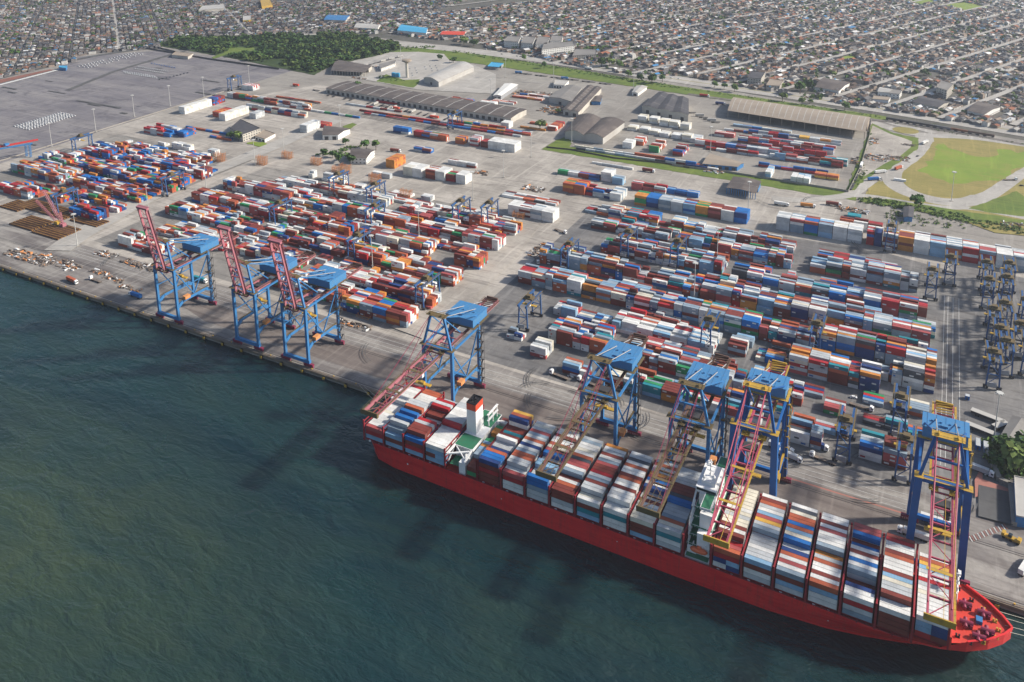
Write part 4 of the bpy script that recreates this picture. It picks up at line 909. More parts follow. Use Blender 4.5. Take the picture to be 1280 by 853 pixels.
RT = [(-342, 496, 'at the road end of the left yard beside green boxes'), (-266, 605, 'over the left end of the long block right of the main road'), (-255.5, 505, 'behind the crane over the ship stern'),
      (-229, 652, 'on the lane behind the long blocks, left of the pole'), (-57, 563, 'over the white frame boxes in the right yard centre'), (13, 690, 'near the big concrete apron at the right'),
      (26, 722, 'at the foot of the tall white row, right'), (-21.5, 768, 'straddling the tall white row'), (-27, 459, 'on the apron side row between the two magenta booms, left'),
      (0, 497, 'over the maroon boxes left of the bow crane'), (4.5, 457, 'tight behind the bow crane'), (-126, 535, 'over the stacks behind the ship bridge'),
      (52, 578, 'nearest of the parked cluster at the right edge'), (52, 692, 'middle of the parked cluster at the right edge'), (52, 724, 'rear left of the parked cluster'), (68, 730, 'rear right of the parked cluster'),
      (57, 614, 'second nearest of the parked cluster'), (69, 626, 'parked against the right frame edge'), (62, 655, 'parked in the middle of the tight right cluster'),
      (60, 597, 'in the thick of the right cluster, lower part'), (54, 642, 'left flank of the right cluster'), (73, 604, 'cut by the right edge, lower one'), (76, 668, 'cut by the right edge, upper one'), (65, 702, 'upper middle of the right cluster'),
 (-560, 565, 'over the left yard behind the leftmost raised boom'), (-442, 538, 'over the left yard behind the third raised boom'), (-401, 648, 'at the rear of the left yard by the orange racks'), (-373, 656, 'at the rear right of the left yard by the white boxes'),
      (-783, 490, 'over the blue boxes near the pipe stacks'), (-722, 574, 'at the corner of the main road and the far left yard'), (-940, 622, 'at the back corner of the far left yard'), (-560, 655, 'at the rear of the left yard, farthest left'),
      (-1003, 940, 'far away on the lane by the car park'), (-571, 915, 'pale gantry beside the long warehouse'), (-184, 652, 'over the blocks behind the tall light mast'), (-470, 600, 'over the middle of the left yard'), (-505, 648, 'at the rear of the left yard among white stacks')]
rt0 = None
for i, (x, y, where) in enumerate(RT):
    lab = ('blue yard gantry ' if True else '')+where
    if rt0 is None: rt0 = make_rtg(); rt0['label'] = lab; r_ = rt0; r_.location = (x, y-2.5, 3.1)
    else: r_ = dup(rt0, (x, y-2.5, 3.1), random.uniform(-.015, .015) if i < 12 else random.uniform(-.06, .06), lab)
# rail gantry on the car park edge
root = thing('rail_gantry_crane', 'blue gantry with a red girder standing on the car park edge', 'crane', (-985, 556, 3.1), 0)
for (a, b_) in ((-22, 0), (-14, 0), (-3, 32), (5, 32)):
    g = MB(); lattice(g, (a, b_, 0), (a+1, b_, 17), 1.8, 5, .3); g.build('leg', 'blue_paint', root)
g = MB(); g.beam((-20, -8, 18.5), (2, 46, 18.5), 1.6, 2); g.build('girder', 'red_paint', root)
g = MB(); g.beam((-14, -2, 17), (6, 36, 17), 1.3, 1.6); g.box(-10, -6, 10, 15, 19.5, 22); g.build('crossbeam', 'blue_paint', root)

# pink lattice harbour crane
px_, py_ = G(79, 285)
root = thing('harbour_crane', 'pink lattice boom crane working over the pipe stacks', 'crane', (px_, py_, 3.1), 0)
g = MB(); g.box(-4, 4, -3, 3, .8, 1.8)
for k in range(5): g.cyl((-3.5+k*1.7, -3, .7), (-3.5+k*1.7, 3, .7), .7, 8)
g.build('undercarriage', 'dark_steel', root)
g = MB(); g.box(-2.4, 2.8, -2, 2, 1.8, 5); g.box(-.8, .8, -2.6, -1.2, 3, 5.6); g.build('slewing_house', 'pink_paint', root)
g = MB(); lattice(g, (-1, 0, 4), (-20, -2, 36), 1.9, 18, .3); g.build('boom', 'pink_paint', root)
g = MB(); lattice(g, (1, 0, 4), (-1.5, 0, 16), 1.2, 6, .22); g.cyl((-1.5, 0, 16), (-20, -2, 36), .1, 4); g.build('mast', 'pink_paint', root)
px_, py_ = G(72, 282)
root = thing('harbour_crane', 'smaller pink lattice crane left of the taller one by the pipe stacks', 'crane', (px_, py_, 3.1), 0)
g = MB(); g.box(-4, 4, -3, 3, .8, 1.8); g.build('undercarriage', 'dark_steel', root)
g = MB(); g.box(-2.4, 2.8, -2, 2, 1.8, 4.6); g.build('slewing_house', 'yellow_paint', root)
g = MB(); lattice(g, (-1, 0, 4), (-20, -6, 25), 1.6, 16, .28); g.build('boom', 'pink_paint', root)

# pipe stacks
def bundle(x, y, l, n, d, layers, lab, yel=.4):
    root = thing('pipe_stack', lab, 'pipes', (x, y, 3.1), 0, 'rusty pipe stacks on the left quay')
    g = MB()
    for k in range(n):
        for q in range(layers):
            yy = k*d*1.9; g.cyl((random.uniform(-.3, .3), yy, d/2+q*d*.9), (l, yy, d/2+q*d*.9), d/2, 6, mi=0)
    g.build('pipe', 'pipe_rust', root)
    g = MB()
    for k in range(n):
        if k % 2 == 0: g.box(0, l, k*d*1.9+d*.62, k*d*1.9+d*.95, 0, layers*d*.85)
    g.build('yellow_bearer', 'pipe_yellow', root)
PS = [(0, 259, 30, 12, 'rust brown pipe stack at the very left edge, behind'), (12, 281, 36, 14, 'long yellow-barred pipe stack nearest the left edge'), (40, 291, 40, 12, 'yellow-barred pipe stack nearest the quay road'), (20, 258, 38, 12, 'dark pipe stack behind the yellow vehicles'),
      (48, 266, 42, 12, 'pipe stack behind the two pink cranes'), (88, 276, 40, 9, 'pipe stack reaching towards the road corner'), (66, 288, 26, 8, 'short pipe stack at the feet of the pink cranes')]
for (a, b_, l, n, lab) in PS:
    x, y = G(a, b_); bundle(x, y, l, n, .9, 2, lab)

# orange flat racks standing in stacks
def rackstack(x, y, n, h, lab):
    root = thing('flat_rack_stack', lab, 'flat racks', (x, y, 3.1), 0, 'orange flat rack stacks')
    for r_ in range(n):
        g = MB()
        for t_ in range(h):
            z = t_*2.2; g.box(0, 12, r_*2.6, r_*2.6+.2, z, z+.3); g.box(0, 12, r_*2.6+2.1, r_*2.6+2.3, z, z+.3)
            for xx in (0, 11.6):
                for yy in (r_*2.6, r_*2.6+2.1): g.box(xx, xx+.4, yy, yy+.2, z, z+2.2)
            g.box(5.9, 6.2, r_*2.6, r_*2.6+.2, z, z+2.2)
        g.build('rack', 'rust_orange', root)
RK = [(499, 247, 6, 4, 'behind the left yard, nearest the road'), (461, 229, 6, 5, 'behind the left yard, second from the road'), (424, 217, 6, 5, 'between white stacks behind the left yard'), (388, 206, 5, 4, 'behind the left yard, right of the rear gantry'),
      (352, 198, 5, 4, 'right of the small office lawn'), (320, 206, 6, 5, 'beside the main road bend'), (268, 202, 7, 5, 'at the corner of the far left yard by the road'), 
      (414, 219-4, 3, 3, 'under the trees by the villa'), (640, 283-10, 4, 3, 'tall rack pile beside the main road, right end'), (445, 396, 3, 1, 'low rusty heap at the apron by the third crane')]
for (a, b_, n, h, lab) in RK:
    x, y = G(a, b_); rackstack(x, y, min(n, 3), h, 'orange flat racks '+lab)

# ------------------------------------------------------------------ light masts
def mast(h=32):
    root = thing('light_mast', '', 'light mast', (0, 0, 3), 0, 'floodlight masts across the terminal')
    g = MB(); g.cyl((0, 0, 0), (0, 0, h), .42, 8, .2); g.build('pole', 'pole_grey', root)
    g = MB(); g.cyl((0, 0, h), (0, 0, h+.3), 1.9, 10)
    for k in range(8): t_ = k*pi/4; g.rbox(2*cos(t_), 2*sin(t_), h-.5, .8, .5, .6, t_)
    g.build('lamp_head', 'pole_grey', root)
    g = MB(); g.box(-1.6, 1.6, -1.6, 1.6, 0, .5); g.build('base', 'concrete_wall', root)
    return root
PO = [(97, 308, 'at the road corner beside the pipe stacks'), (120, 165, 'on the car park edge, left'), (65, 184, 'by the red-girder gantry'), (168, 146, 'on the car park edge, middle'), (213, 133, 'on the car park edge, right'), (255, 121.5, 'beside the long white stack by the car park'),
      (312, 106, 'at the forest corner'), (319, 207, 'near the road bend by the lawn'), (355, 192, 'in the open yard right of the office'), (425.5, 160, 'by the small grass patch at the villa'), (501, 76, 'beyond the water tower'), (664, 196.6, 'on the central road by the white row'),
      (629.5, 222, 'in the empty central yard'), (613.7, 125, 'behind the long warehouse, left'), (632, 97, 'by the blue canopy far back'), (692, 103, 'at the far yard near the avenue'), (714.6, 178.7, 'at the corner of the double arched shed'), (792, 112, 'by the small white shed at the avenue'),
      (896, 327.5, 'among the stacks right of centre'), (867.5, 375, 'between the long blocks right of centre'), (466, 337.5, 'in the left yard near its road end'), (524, 301, 'in the rear of the left yard'), (591, 251, 'at the rear corner of the left yard'), (935, 265, 'beside the dark canopy'),
      (1242, 551, 'by the beige trailers at the right'), (258, 236, 'at the right corner of the far left yard'), (888, 190, 'inside the fenced depot'), (1189, 252, 'on the loop road'), (186, 268, 'in front of the far left yard')]
m0 = None
for (a, b_, where) in PO:
    x, y = G(a, b_); lab = 'tall floodlight mast '+where
    if m0 is None: m0 = mast(); m0.location = (x, y, 3); m0['label'] = lab
    else: dup(m0, (x, y, 3), random.random(), lab)

# ------------------------------------------------------------------ trucks and cars
def truck(load, l=14.0, nm='truck'):
    """cab at +x; load colour, None for empty flatbed"""
    root = thing('truck', nm, 'truck', (0, 0, 3.1), 0, 'trucks on the roads and aprons')
    g = MB(); g.box(5.6, 8.0, -1.2, 1.2, .7, 3.1); g.box(5.8, 7.2, -1.15, 1.15, 3.1, 3.6); cab = g.build('cab', 'white_paint', root)
    g = MB(); g.box(8.0, 8.05, -1.05, 1.05, 1.9, 2.9); g.box(6.6, 7.6, -1.24, -1.2, 1.9, 2.8); g.box(6.6, 7.6, 1.2, 1.24, 1.9, 2.8); g.build('windscreen', 'glass_dark', cab)
    g = MB(); g.box(-6.6, 5.2, -1.15, 1.15, 1.0, 1.35); g.box(-6.6, 7.6, -.5, .5, .7, 1.0); g.build('trailer_bed', 'scrap_mat' if load is None else 'dark_steel', root)
    for wx in (-5.6, -4.4, -3.2, 3.6, 4.9, 7.0):
        g = MB()
        for s_ in (-1, 1): g.cyl((wx, s_*.75, .5), (wx, s_*1.2, .5), .5, 8)
        g.build('wheels', 'tyre', root)
    if load:
        g = MB(); g.box(-6.7, 5.3, -1.22, 1.22, 1.37, 3.95, 0, COL[load]); g.build('box_body', 'container_paint', root)
        g = MB()
    return root
TRK = [(671, 326, -.95, None, 'empty flatbed truck driving down the wide central road'), (858, 535, 2.0, None, 'empty flatbed truck parked diagonally between two quay cranes'), (1030, 577, 3.0, None, 'flatbed trailer parked along the truck lane near the row end'), (985, 573, -.15, 'W', 'white truck right behind the magenta crane leg'),
       (975, 563, -.1, 'G', 'grey box truck just behind the tall blue leg'), (1018, 559, -.1, 'N', 'dark truck in front of the nearest right stacks'), (1075, 510, -.1, None, 'small flatbed with white cab in the lane of the right yard'), (1143, 672, 3.1, 'W', 'long white trailer truck under the bow crane'), (1168, 655, -.05, 'W', 'white truck half hidden under the bow crane girder'),
       (170, 372, 3.1, 'B', 'blue box truck beside the leftmost crane'), (790, 478, 3.0, None, 'flatbed truck on the lane behind the second lowered crane'), (700, 472, 3.0, None, 'low loader on the lane behind the third lowered crane, left'), (735, 480, 3.0, None, 'low loader behind the third lowered crane, right'),
       (1009, 259, .1, 'A', 'yellow box truck leaving the yard gate'), (1041, 257, .1, 'M', 'maroon box truck on the yard exit road'), (976, 257, .05, 'W', 'white box truck nearest the dark canopy'), (1156, 180, 1.2, 'W', 'pale truck on the road by the roundabout'), (1123, 212, 1.1, 'O', 'truck with a rusty load on the loop road bend'), (1092, 226, .6, 'B', 'dark blue truck on the access road'),
       (1100, 217, .7, 'W', 'white truck on the access road by the scrapyard'), (810, 215, .0, 'M', 'maroon trailer in the rear open yard'), (1281, 712, 1.2, 'W', 'white box truck at the right frame edge'), (700, 290, -.3, None, 'flatbed truck by the timber pile'), (880, 121, .05, 'R', 'red truck on the avenue verge road'), (900, 131, .05, 'N', 'dark blue truck near the avenue verge'),
       (1262, 226, .45, None, 'flatbed carrier on the loop road, far right'), (494, 190, .1, 'M', 'red tractor with a low trailer in the open yard'), (120, 352, 3.1, None, 'flatbed truck on the left apron'), (90, 353, -.1, 'O', 'small orange box truck on the left apron'), (735, 87, -.1, 'W', 'white truck on the far road by the hedge'), (655, 120, .2, 'B', 'blue truck in the far yard'),
       (1222, 590, -.2, 'G', 'grey trailer parked beyond the bow crane'), (400, 360, .2, None, 'flatbed under the middle raised crane'), (250, 352, .0, 'T', 'green and white truck under the leftmost crane')]
tc = {}
for (a, b_, rot, load, lab) in TRK:
    x, y = G(a, b_)
    if load not in tc: tc[load] = truck(load, nm=lab); tc[load].location = (x, y, 3.12); tc[load].rotation_euler = (0, 0, rot)
    else: dup(tc[load], (x, y, 3.12), rot, lab)
tr0 = None
def trailer_row(pa, pb, n, lab, grp, rot, mats=('roof_light', 'tyre', 'dark_steel')):
    A, B = G(*pa), G(*pb)
    for k in range(n):
        x, y = A[0]+(B[0]-A[0])*k/(n-1), A[1]+(B[1]-A[1])*k/(n-1)
        if random.random() < .2: continue
        g = MB(); l = random.choice((6, 7, 6)); g.box(-l, l, -1.25, 1.25, 1.1, 1.5 if k % 3 else 3.9, 0 if k % 3 == 0 else 2); g.box(-l+.2, l-.2, -.5, .5, .7, 1.1, 2)
        for wx in (-l+1, -l+2.3, -l+3.6): g.cyl((wx, -1.2, .5), (wx, 1.2, .5), .5, 8, mi=1)
        o = g.build('parked_trailer', list(mats)); o.location = (x, y, 3.12); o.rotation_euler = (0, 0, rot+random.uniform(-.1, .1)); tag(o, lab, 'trailer', grp)
trailer_row((405, 118), (640, 166), 30, 'trailer parked before the dock doors of the long warehouse', 'trailers before the long warehouse', 1.55)
trailer_row((445, 86), (500, 72), 16, 'trailer parked on the pale lot by the forest', 'trailers on the pale forest lot', 1.2)
trailer_row((648, 92), (760, 106), 18, 'trailer parked inside the hedge along the avenue', 'trailers inside the avenue hedge', .1, ('blue_paint', 'tyre', 'dark_steel'))
trailer_row((1063, 240), (1082, 196), 14, 'white trailer along the east fence of the depot', 'trailers along the depot fence', 1.5, ('white_paint', 'tyre', 'dark_steel'))
trailer_row((370, 108), (560, 152), 14, 'trailer beside the rail tracks in the rear yard', 'trailers beside the rail tracks', -.05, ('orange_red', 'tyre', 'dark_steel'))
trailer_row((860, 140), (905, 158), 10, 'trailer parked between the slate warehouse and the depot', 'trailers between the two depots', .3)
# beige trailers near the right edge
bg0 = MB(); bg0.box(-9, 9, -1.3, 1.3, 1.1, 2.6); bg0.box(-9.2, 9.2, -1.45, 1.45, 2.6, 2.8, 1)
for k in (-6, -4.6, 5, 6.4): bg0.cyl((k, -1.3, .55), (k, 1.3, .55), .55, 8, mi=2)
bt0 = bg0.build('long_trailer', ['dark_steel', 'roof_light', 'tyre'])
for i, (a, b_, rot, lab) in enumerate([(1234, 524, -.28, 'upper long beige trailer by the light mast at the right'), (1227, 541, -.28, 'lower long beige trailer by the light mast at the right'), (1250, 535, .9, 'short beige trailer set at an angle by the light mast')]):
    o = bt0 if i == 0 else bt0.copy()
    if i: C.objects.link(o)
    x, y = G(a, b_); o.location = (x, y, 3.15); o.rotation_euler = (0, 0, rot); o.scale = (1, 1.4, 1) if i < 2 else (.6, 1.4, 1); tag(o, lab, 'trailer', 'beige trailers')
for i, (a, b_, c_, lab) in enumerate([(1219, 562, 'B', 'blue box parked behind the bow crane, left one'), (1229, 566, 'S', 'blue-grey box parked behind the bow crane, right one'), (1206, 500, 'B', 'small blue and white cabin on the wide right apron')]):
    g = MB(); g.box(0, 2.6, 0, 8 if i < 2 else 3, 0, 2.7, 0, COL[c_]); g.box(.1, 2.5, .1, 7.9 if i < 2 else 2.9, 2.7, 2.8, 0, COL['G']); g.box(.8, 1.6, -.05, 0, .2, 2.1, 0, COL['K']); o = g.build('site_cabin', 'container_paint'); x, y = G(a, b_); o.location = (x, y, 3.12); tag(o, lab, 'cabin')
# yellow machine on the quay
x, y = G(1264, 676)
root = thing('straddle_lifter', 'yellow lifting machine standing on the quay right of the crossing', 'machine', (x, y, 3.1), -.35)
g = MB(); g.box(-4, 4, -1.2, 1.2, .9, 2.0); g.box(-4.4, -3, -1.4, 1.4, 1.5, 3); g.box(2.6, 4.2, -1.4, 1.4, 1.5, 3.2); g.build('body', 'yellow_paint', root)
g = MB(); g.box(-1.4, .2, -.9, .9, 2, 3.4); g.build('cab', 'glass_dark', root)
g = MB()
for k in (-3.2, 0, 3.2): g.cyl((k, -1.4, .7), (k, 1.4, .7), .7, 8)
g.build('wheels', 'tyre', root)

def carmesh(c_):
    g = MB(); g.box(-2.1, 2.1, -.88, .88, .35, .95, 0, c_)
    for wx in (-1.3, 1.3):
        for s_ in (-.9, .72): g.cyl((wx, s_, .34), (wx, s_+.18, .34), .34, 6, col=(.02, .02, .02))
    vs = [(-1.5, -.8, .95), (1.1, -.8, .95), (1.1, .8, .95), (-1.5, .8, .95), (-1.3, -.74, 1.5), (.7, -.74, 1.5), (.7, .74, 1.5), (-1.3, .74, 1.5)]
    g.add(vs, [(0, 1, 5, 4), (1, 2, 6, 5), (2, 3, 7, 6), (3, 0, 4, 7)], 0, (.03, .04, .05)); g.add(vs, [(4, 5, 6, 7)], 0, c_)
    return g
cars = {k: None for k in ('white', 'dark', 'silver', 'blue', 'red')}
CCL = dict(white=(.75, .76, .78), dark=(.03, .03, .04), silver=(.42, .44, .46), blue=(.03, .12, .4), red=(.4, .03, .03))
def car(k, x, y, rot, lab, group):
    if cars[k] is None: cars[k] = carmesh(CCL[k]).build('parked_car', 'car_paint'); o = cars[k]
    else: o = cars[k].copy(); C.objects.link(o)
    o.location = (x, y, 3.12); o.rotation_euler = (0, 0, rot); return tag(o, lab, 'car', group)
def grid(pa, pb, pc, nu, nv, k, lab, group, jx=.3, fill=1.0, sk=0):
    A, B, D = G(*pa), G(*pb), G(*pc)
    for i in range(nu):
        for j in range(nv):
            if random.random() > fill: continue
            u, v_ = i/max(1, nu-1), j/max(1, nv-1)
            x = A[0]+(B[0]-A[0])*u+(D[0]-A[0])*v_; y = A[1]+(B[1]-A[1])*u+(D[1]-A[1])*v_
            car(k, x+random.uniform(-jx, jx), y+random.uniform(-jx, jx), atan2(D[1]-A[1], D[0]-A[0])+random.uniform(-.05, .05), lab, group)
q6 = Z(0, 50, 5.686, [(105, 618), (430, 522), (205, 640)]); grid(q6[0], q6[1], q6[2], 18, 6, 'white', 'white car parked in the tight block at the near end of the car park', 'white cars in the near car park block')
q6 = Z(0, 50, 5.686, [(560, 190), (950, 95), (625, 200)]); grid(q6[0], q6[1], q6[2], 20, 3, 'white', 'white car parked in the long band along the far edge of the car park', 'white cars in the far car park band', .6, .9)
q6 = Z(0, 50, 5.686, [(880, 228), (1100, 262), (890, 238)]); grid(q6[0], q6[1], q6[2], 18, 2, 'white', 'white car parked in the front pair of middle rows on the car park', 'white cars in the middle rows')
q6 = Z(0, 50, 5.686, [(960, 208), (1165, 240), (985, 195)]); grid(q6[0], q6[1], q6[2], 16, 2, 'silver', 'silver car parked in the rear pair of middle rows on the car park', 'silver cars in the middle rows')
q6 = Z(0, 50, 5.686, [(1080, 170), (1240, 200), (1090, 176)]); grid(q6[0], q6[1], q6[2], 10, 1, 'blue', 'blue car in the single row behind the middle rows', 'blue cars in a single row')
q6 = Z(180, 60, 5.686, [(110, 228), (310, 180), (120, 236)]); grid(q6[0], q6[1], q6[2], 9, 1, 'dark', 'dark car in the lone row right of the middle rows', 'dark cars in a lone row')
q6 = Z(400, 60, 5.686, [(640, 150), (820, 130), (660, 200)]); grid(q6[0], q6[1], q6[2], 6, 4, 'silver', 'silver car in the compound between the water tower and the pale shed', 'cars in the tower compound', .8, .7)
MC = [('white', 1235.5, 595, .1, 'white car parked on the hatched bay beyond the bow crane'), ('white', 1067, 498, .2, 'white car in the lane of the right yard, above the flatbed'), ('blue', 1138, 96, .1, 'blue car on the avenue'), ('dark', 1277, 233, .3, 'dark car on the loop road at the right frame edge'),
      ('silver', 1060, 152, .1, 'silver car on the avenue by the hedge'), ('white', 970, 121, .1, 'white car on the avenue, centre'), ('dark', 1147, 196, 1.1, 'dark car on the loop road before the bend'), ('red', 1008, 122, .1, 'red car on the avenue'), ('white', 780, 95, 0, 'white car on the avenue, left')]
for (k, a, b_, rot, lab) in MC: x, y = G(a, b_); car(k, x, y, rot, lab, None) if False else car(k, x, y, rot, lab, 'cars driving or parked alone')

for (P, n) in (([(600, 63), (700, 76), (840, 97), (970, 114.5), (1100, 134), (1280, 164)], 20),):
    W_ = [G(*p) for p in P]
    for k in range(n):
        t_ = random.random()*(len(W_)-1); j = int(t_); u = t_-j; a, b_ = W_[j], W_[j+1]; an = atan2(b_[1]-a[1], b_[0]-a[0]); sd_ = random.choice((-11, -6, 6, 11))
        car(random.choice(('white', 'silver', 'dark', 'red', 'blue', 'white')), a[0]+(b_[0]-a[0])*u-sin(an)*sd_, a[1]+(b_[1]-a[1])*u+cos(an)*sd_, an+(pi if sd_ > 0 else 0), 'car driving along the avenue beyond the port', 'cars on the avenue')
# scrap heaps, chassis rows, timber
def heap(a, b_, w_, d_, n, lab, nm='scrap_pile', cat='scrap', mats=('scrap_mat', 'rust_orange', 'white_paint'), hmax=1.6):
    x0, y0 = G(a, b_); g = MB()
    for k in range(n):
        x, y = random.uniform(0, w_), random.uniform(0, d_); mi = random.choice((0, 0, 0, 0, 0, 1, 2)) % len(mats); r_ = random.random()
        if r_ < .5: g.rbox(x, y, 0, random.uniform(.8, 6), random.uniform(.3, 1.4), random.uniform(.3, hmax), random.choice((0, 0, .1, 1.5, random.uniform(0, 3))), mi)
        else: g.beam((x, y, .3), (x+random.uniform(-3, 3), y+random.uniform(-1.5, 1.5), random.uniform(.4, hmax)), random.uniform(.15, .5), None, mi)
    o = g.build(nm, list(mats)); o.location = (x0, y0, 3.1); tag(o, lab, cat, 'scrap and equipment heaps'); return o
HP = [(2, 318, 60, 14, 150, 'pale rubble and scrap heap at the far left of the apron'), (40, 324, 55, 12, 150, 'rusty scrap heap in the middle of the left apron'), (118, 318, 24, 9, 70, 'heap of steel frames before the leftmost crane, nearer the road'), (150, 329, 44, 9, 120, 'heap of steel frames just behind the leftmost crane'),
      (112, 340, 20, 5, 40, 'low row of chassis on the left apron, first'), (130, 348, 22, 5, 45, 'low row of chassis on the left apron, second'), (148, 359, 24, 5, 45, 'low row of chassis on the left apron, third'), (690, 466, 60, 4, 60, 'line of low chassis along the lane behind the centre cranes'),
      (592, 217, 16, 12, 60, 'heap of rubble beside the white boxes near the centre road'), (650, 237, 26, 14, 80, 'grey debris heap behind the mixed white row'), (657, 320, 14, 30, 60, 'timber and steel pile along the central road'), (786, 278, 14, 8, 40, 'grey debris mound on the open concrete'),
      (1080, 200, 26, 26, 110, 'rows of wrecks in the scrapyard, left'), (1108, 200, 24, 18, 110, 'rows of wrecks in the scrapyard, right'), (1128, 182, 16, 7, 40, 'small wreck row below the roundabout'), (1085, 180, 10, 26, 60, 'wreck row along the scrapyard fence'), (670, 140, 40, 40, 220, 'heaped scrap metal beside the grey open shed'),
      (716, 150, 22, 30, 120, 'pale scrap mound right of the striped roof shed'), (1252, 283, 40, 14, 130, 'scrap heap beyond the tall row at the right edge'), (1040, 262, 34, 12, 90, 'scrap and tyres behind the tall white row'), (438, 98, 30, 10, 60, 'low junk rows on the pale lot by the forest, left'), (460, 84, 44, 10, 60, 'low junk rows on the pale lot by the forest, rear'),
      (640, 118, 70, 30, 160, 'orange and grey freight litter in the far yard'), (420, 403, 30, 5, 50, 'tangle of rusty frames behind the third crane'), (880, 215, 20, 8, 60, 'equipment parked in front of the depot hut'), (1063, 205, 8, 26, 60, 'machinery row along the depot fence')]
for h_ in HP: heap(*h_)

# ------------------------------------------------------------------ buildings
def quadlerp(Q, u, v_):
    a = [Q[0][i]*(1-u)+Q[1][i]*u for i in (0, 1)]; b_ = [Q[3][i]*(1-u)+Q[2][i]*u for i in (0, 1)]
    return (a[0]*(1-v_)+b_[0]*v_, a[1]*(1-v_)+b_[1]*v_)
def building(name, label, cat, Q, h, roof='flat', wall='pale_wall', rm='roof_dark', axis=0, bays=1, rise=2.2, doors=0, storeys=0, open_front=False, strips=0, over=.8, z0=3.05):
    """Q: near-left, near-right, far-right, far-left footprint corners"""
    cx = sum(p[0] for p in Q)/4; cy = sum(p[1] for p in Q)/4
    root = thing(name, label, cat, (cx, cy, z0)); L = [(p[0]-cx, p[1]-cy) for p in Q]
    g = MB()
    if open_front:
        n = 12
        for i in range(n+1):
            x, y = quadlerp(L, i/n, 0.0); g.rbox(x, y, 0, .7, .7, h)
        g.prism([quadlerp(L, 0, .55), quadlerp(L, 1, .55), L[2], L[3]], 0, h)
    else: g.prism(L, 0, h)
    g.build('wall', wall, root)
    g = MB(); ax = lambda u, v_: quadlerp(L, u, v_) if axis == 0 else quadlerp(L, v_, u)
    lu = hypot(L[1][0]-L[0][0], L[1][1]-L[0][1]); lv = hypot(L[3][0]-L[0][0], L[3][1]-L[0][1])
    eu, ev = over/lu, over/lv
    if axis: eu, ev = ev, eu
    if roof == 'flat':
        P = [quadlerp(L, 0-.0, 0), quadlerp(L, 1, 0), quadlerp(L, 1, 1), quadlerp(L, 0, 1)]; g.prism(P, h+.02, h+.35)
        for a, b_ in zip(P, P[1:]+P[:1]): g.beam((*a, h+.6), (*b_, h+.6), .3, .5)
    else:
        K = 6 if roof == 'arch' else 2
        for b_ in range(bays):
            for k in range(K):
                t0, t1 = k/K, (k+1)/K
                f = (lambda t: sin(pi*t)*rise) if roof == 'arch' else (lambda t: (1-abs(2*t-1))*rise)
                v0, v1 = (b_+t0)/bays, (b_+t1)/bays
                if b_ == 0 and k == 0: v0 -= ev
                if b_ == bays-1 and k == K-1: v1 += ev
                p = [ax(-eu, v0), ax(1+eu, v0), ax(1+eu, v1), ax(-eu, v1)]; z_ = [h+.1+f(t0), h+.1+f(t0), h+.1+f(t1), h+.1+f(t1)]
                g.add([(*p[i], z_[i]) for i in range(4)], [(0, 1, 2, 3)]); g.add([(*p[i], z_[i]-.25) for i in range(4)], [(3, 2, 1, 0)])
            for u_ in (0, 1):
                pts = [(*ax(u_, (b_+k/K)/bays), h+f(k/K)) for k in range(K+1)]; g.add(pts, [tuple(range(K+1))], 1)
    rf = g.build('roof', [rm, wall], root)
    if strips:
        g = MB()
        for k in range(strips):
            u = (k+.5)/strips; du = .0022
            if roof == 'flat': p = [ax(u-du, .03), ax(u+du, .03), ax(u+du, .97), ax(u-du, .97)]; g.add([(*q, h+.38) for q in p], [(0, 1, 2, 3)])
            else:
                K = 6 if roof == 'arch' else 2
                for b_ in range(bays):
                    for kk in range(K):
                        f = (lambda t: sin(pi*t)*rise) if roof == 'arch' else (lambda t: (1-abs(2*t-1))*rise); t0, t1 = kk/K, (kk+1)/K; v0, v1 = (b_+t0)/bays, (b_+t1)/bays
                        p = [ax(u-du, v0), ax(u+du, v0), ax(u+du, v1), ax(u-du, v1)]; z_ = [f(t0), f(t0), f(t1), f(t1)]; g.add([(*p[i], h+.16+z_[i]) for i in range(4)], [(0, 1, 2, 3)])
        g.build('roof_lights', 'roof_light', rf)
    sides = [(L[0], L[1]), (L[1], L[2])]
    if doors:
        for k in range(doors):
            g = MB(); (a, b_) = sides[0]; l = hypot(b_[0]-a[0], b_[1]-a[1]); u = (k+.5)/doors; x, y = a[0]+(b_[0]-a[0])*u, a[1]+(b_[1]-a[1])*u
            nx, ny = (b_[1]-a[1])/l, -(b_[0]-a[0])/l; g.rbox(x+nx*.05, y+ny*.05, .2, min(5, l/doors*.55), .2, min(h-1.6, 4.6), atan2(b_[1]-a[1], b_[0]-a[0])); g.build('door', 'dark_steel', root)
    if storeys:
        for s_, (a, b_) in enumerate(sides):
            l = hypot(b_[0]-a[0], b_[1]-a[1]); nx, ny = (b_[1]-a[1])/l, -(b_[0]-a[0])/l; n = max(1, int(l/4))
            for q in range(storeys):
                for k in range(n):
                    g = MB(); u = (k+.5)/n; x, y = a[0]+(b_[0]-a[0])*u, a[1]+(b_[1]-a[1])*u
                    g.rbox(x+nx*.04, y+ny*.04, 1.1+q*h/storeys, 1.8, .14, 1.3, atan2(b_[1]-a[1], b_[0]-a[0])); g.build('window', 'glass_dark', root)
    return root
building('warehouse', 'long dark-roofed warehouse with a row of dock doors behind the yards', 'warehouse', [(-852, 994), (-510, 972), (-510, 1020), (-850, 1046)], 8, 'gable', 'pale_wall', 'roof_dark', 0, 1, 1.5, 34, strips=14)
building('warehouse', 'pale arched shed beside the water tower', 'warehouse', [(-747, 1115), (-709, 1101), (-713, 1221), (-758, 1243)], 9, 'arch', 'roof_light', 'roof_light', 1, 1, 4, 1)
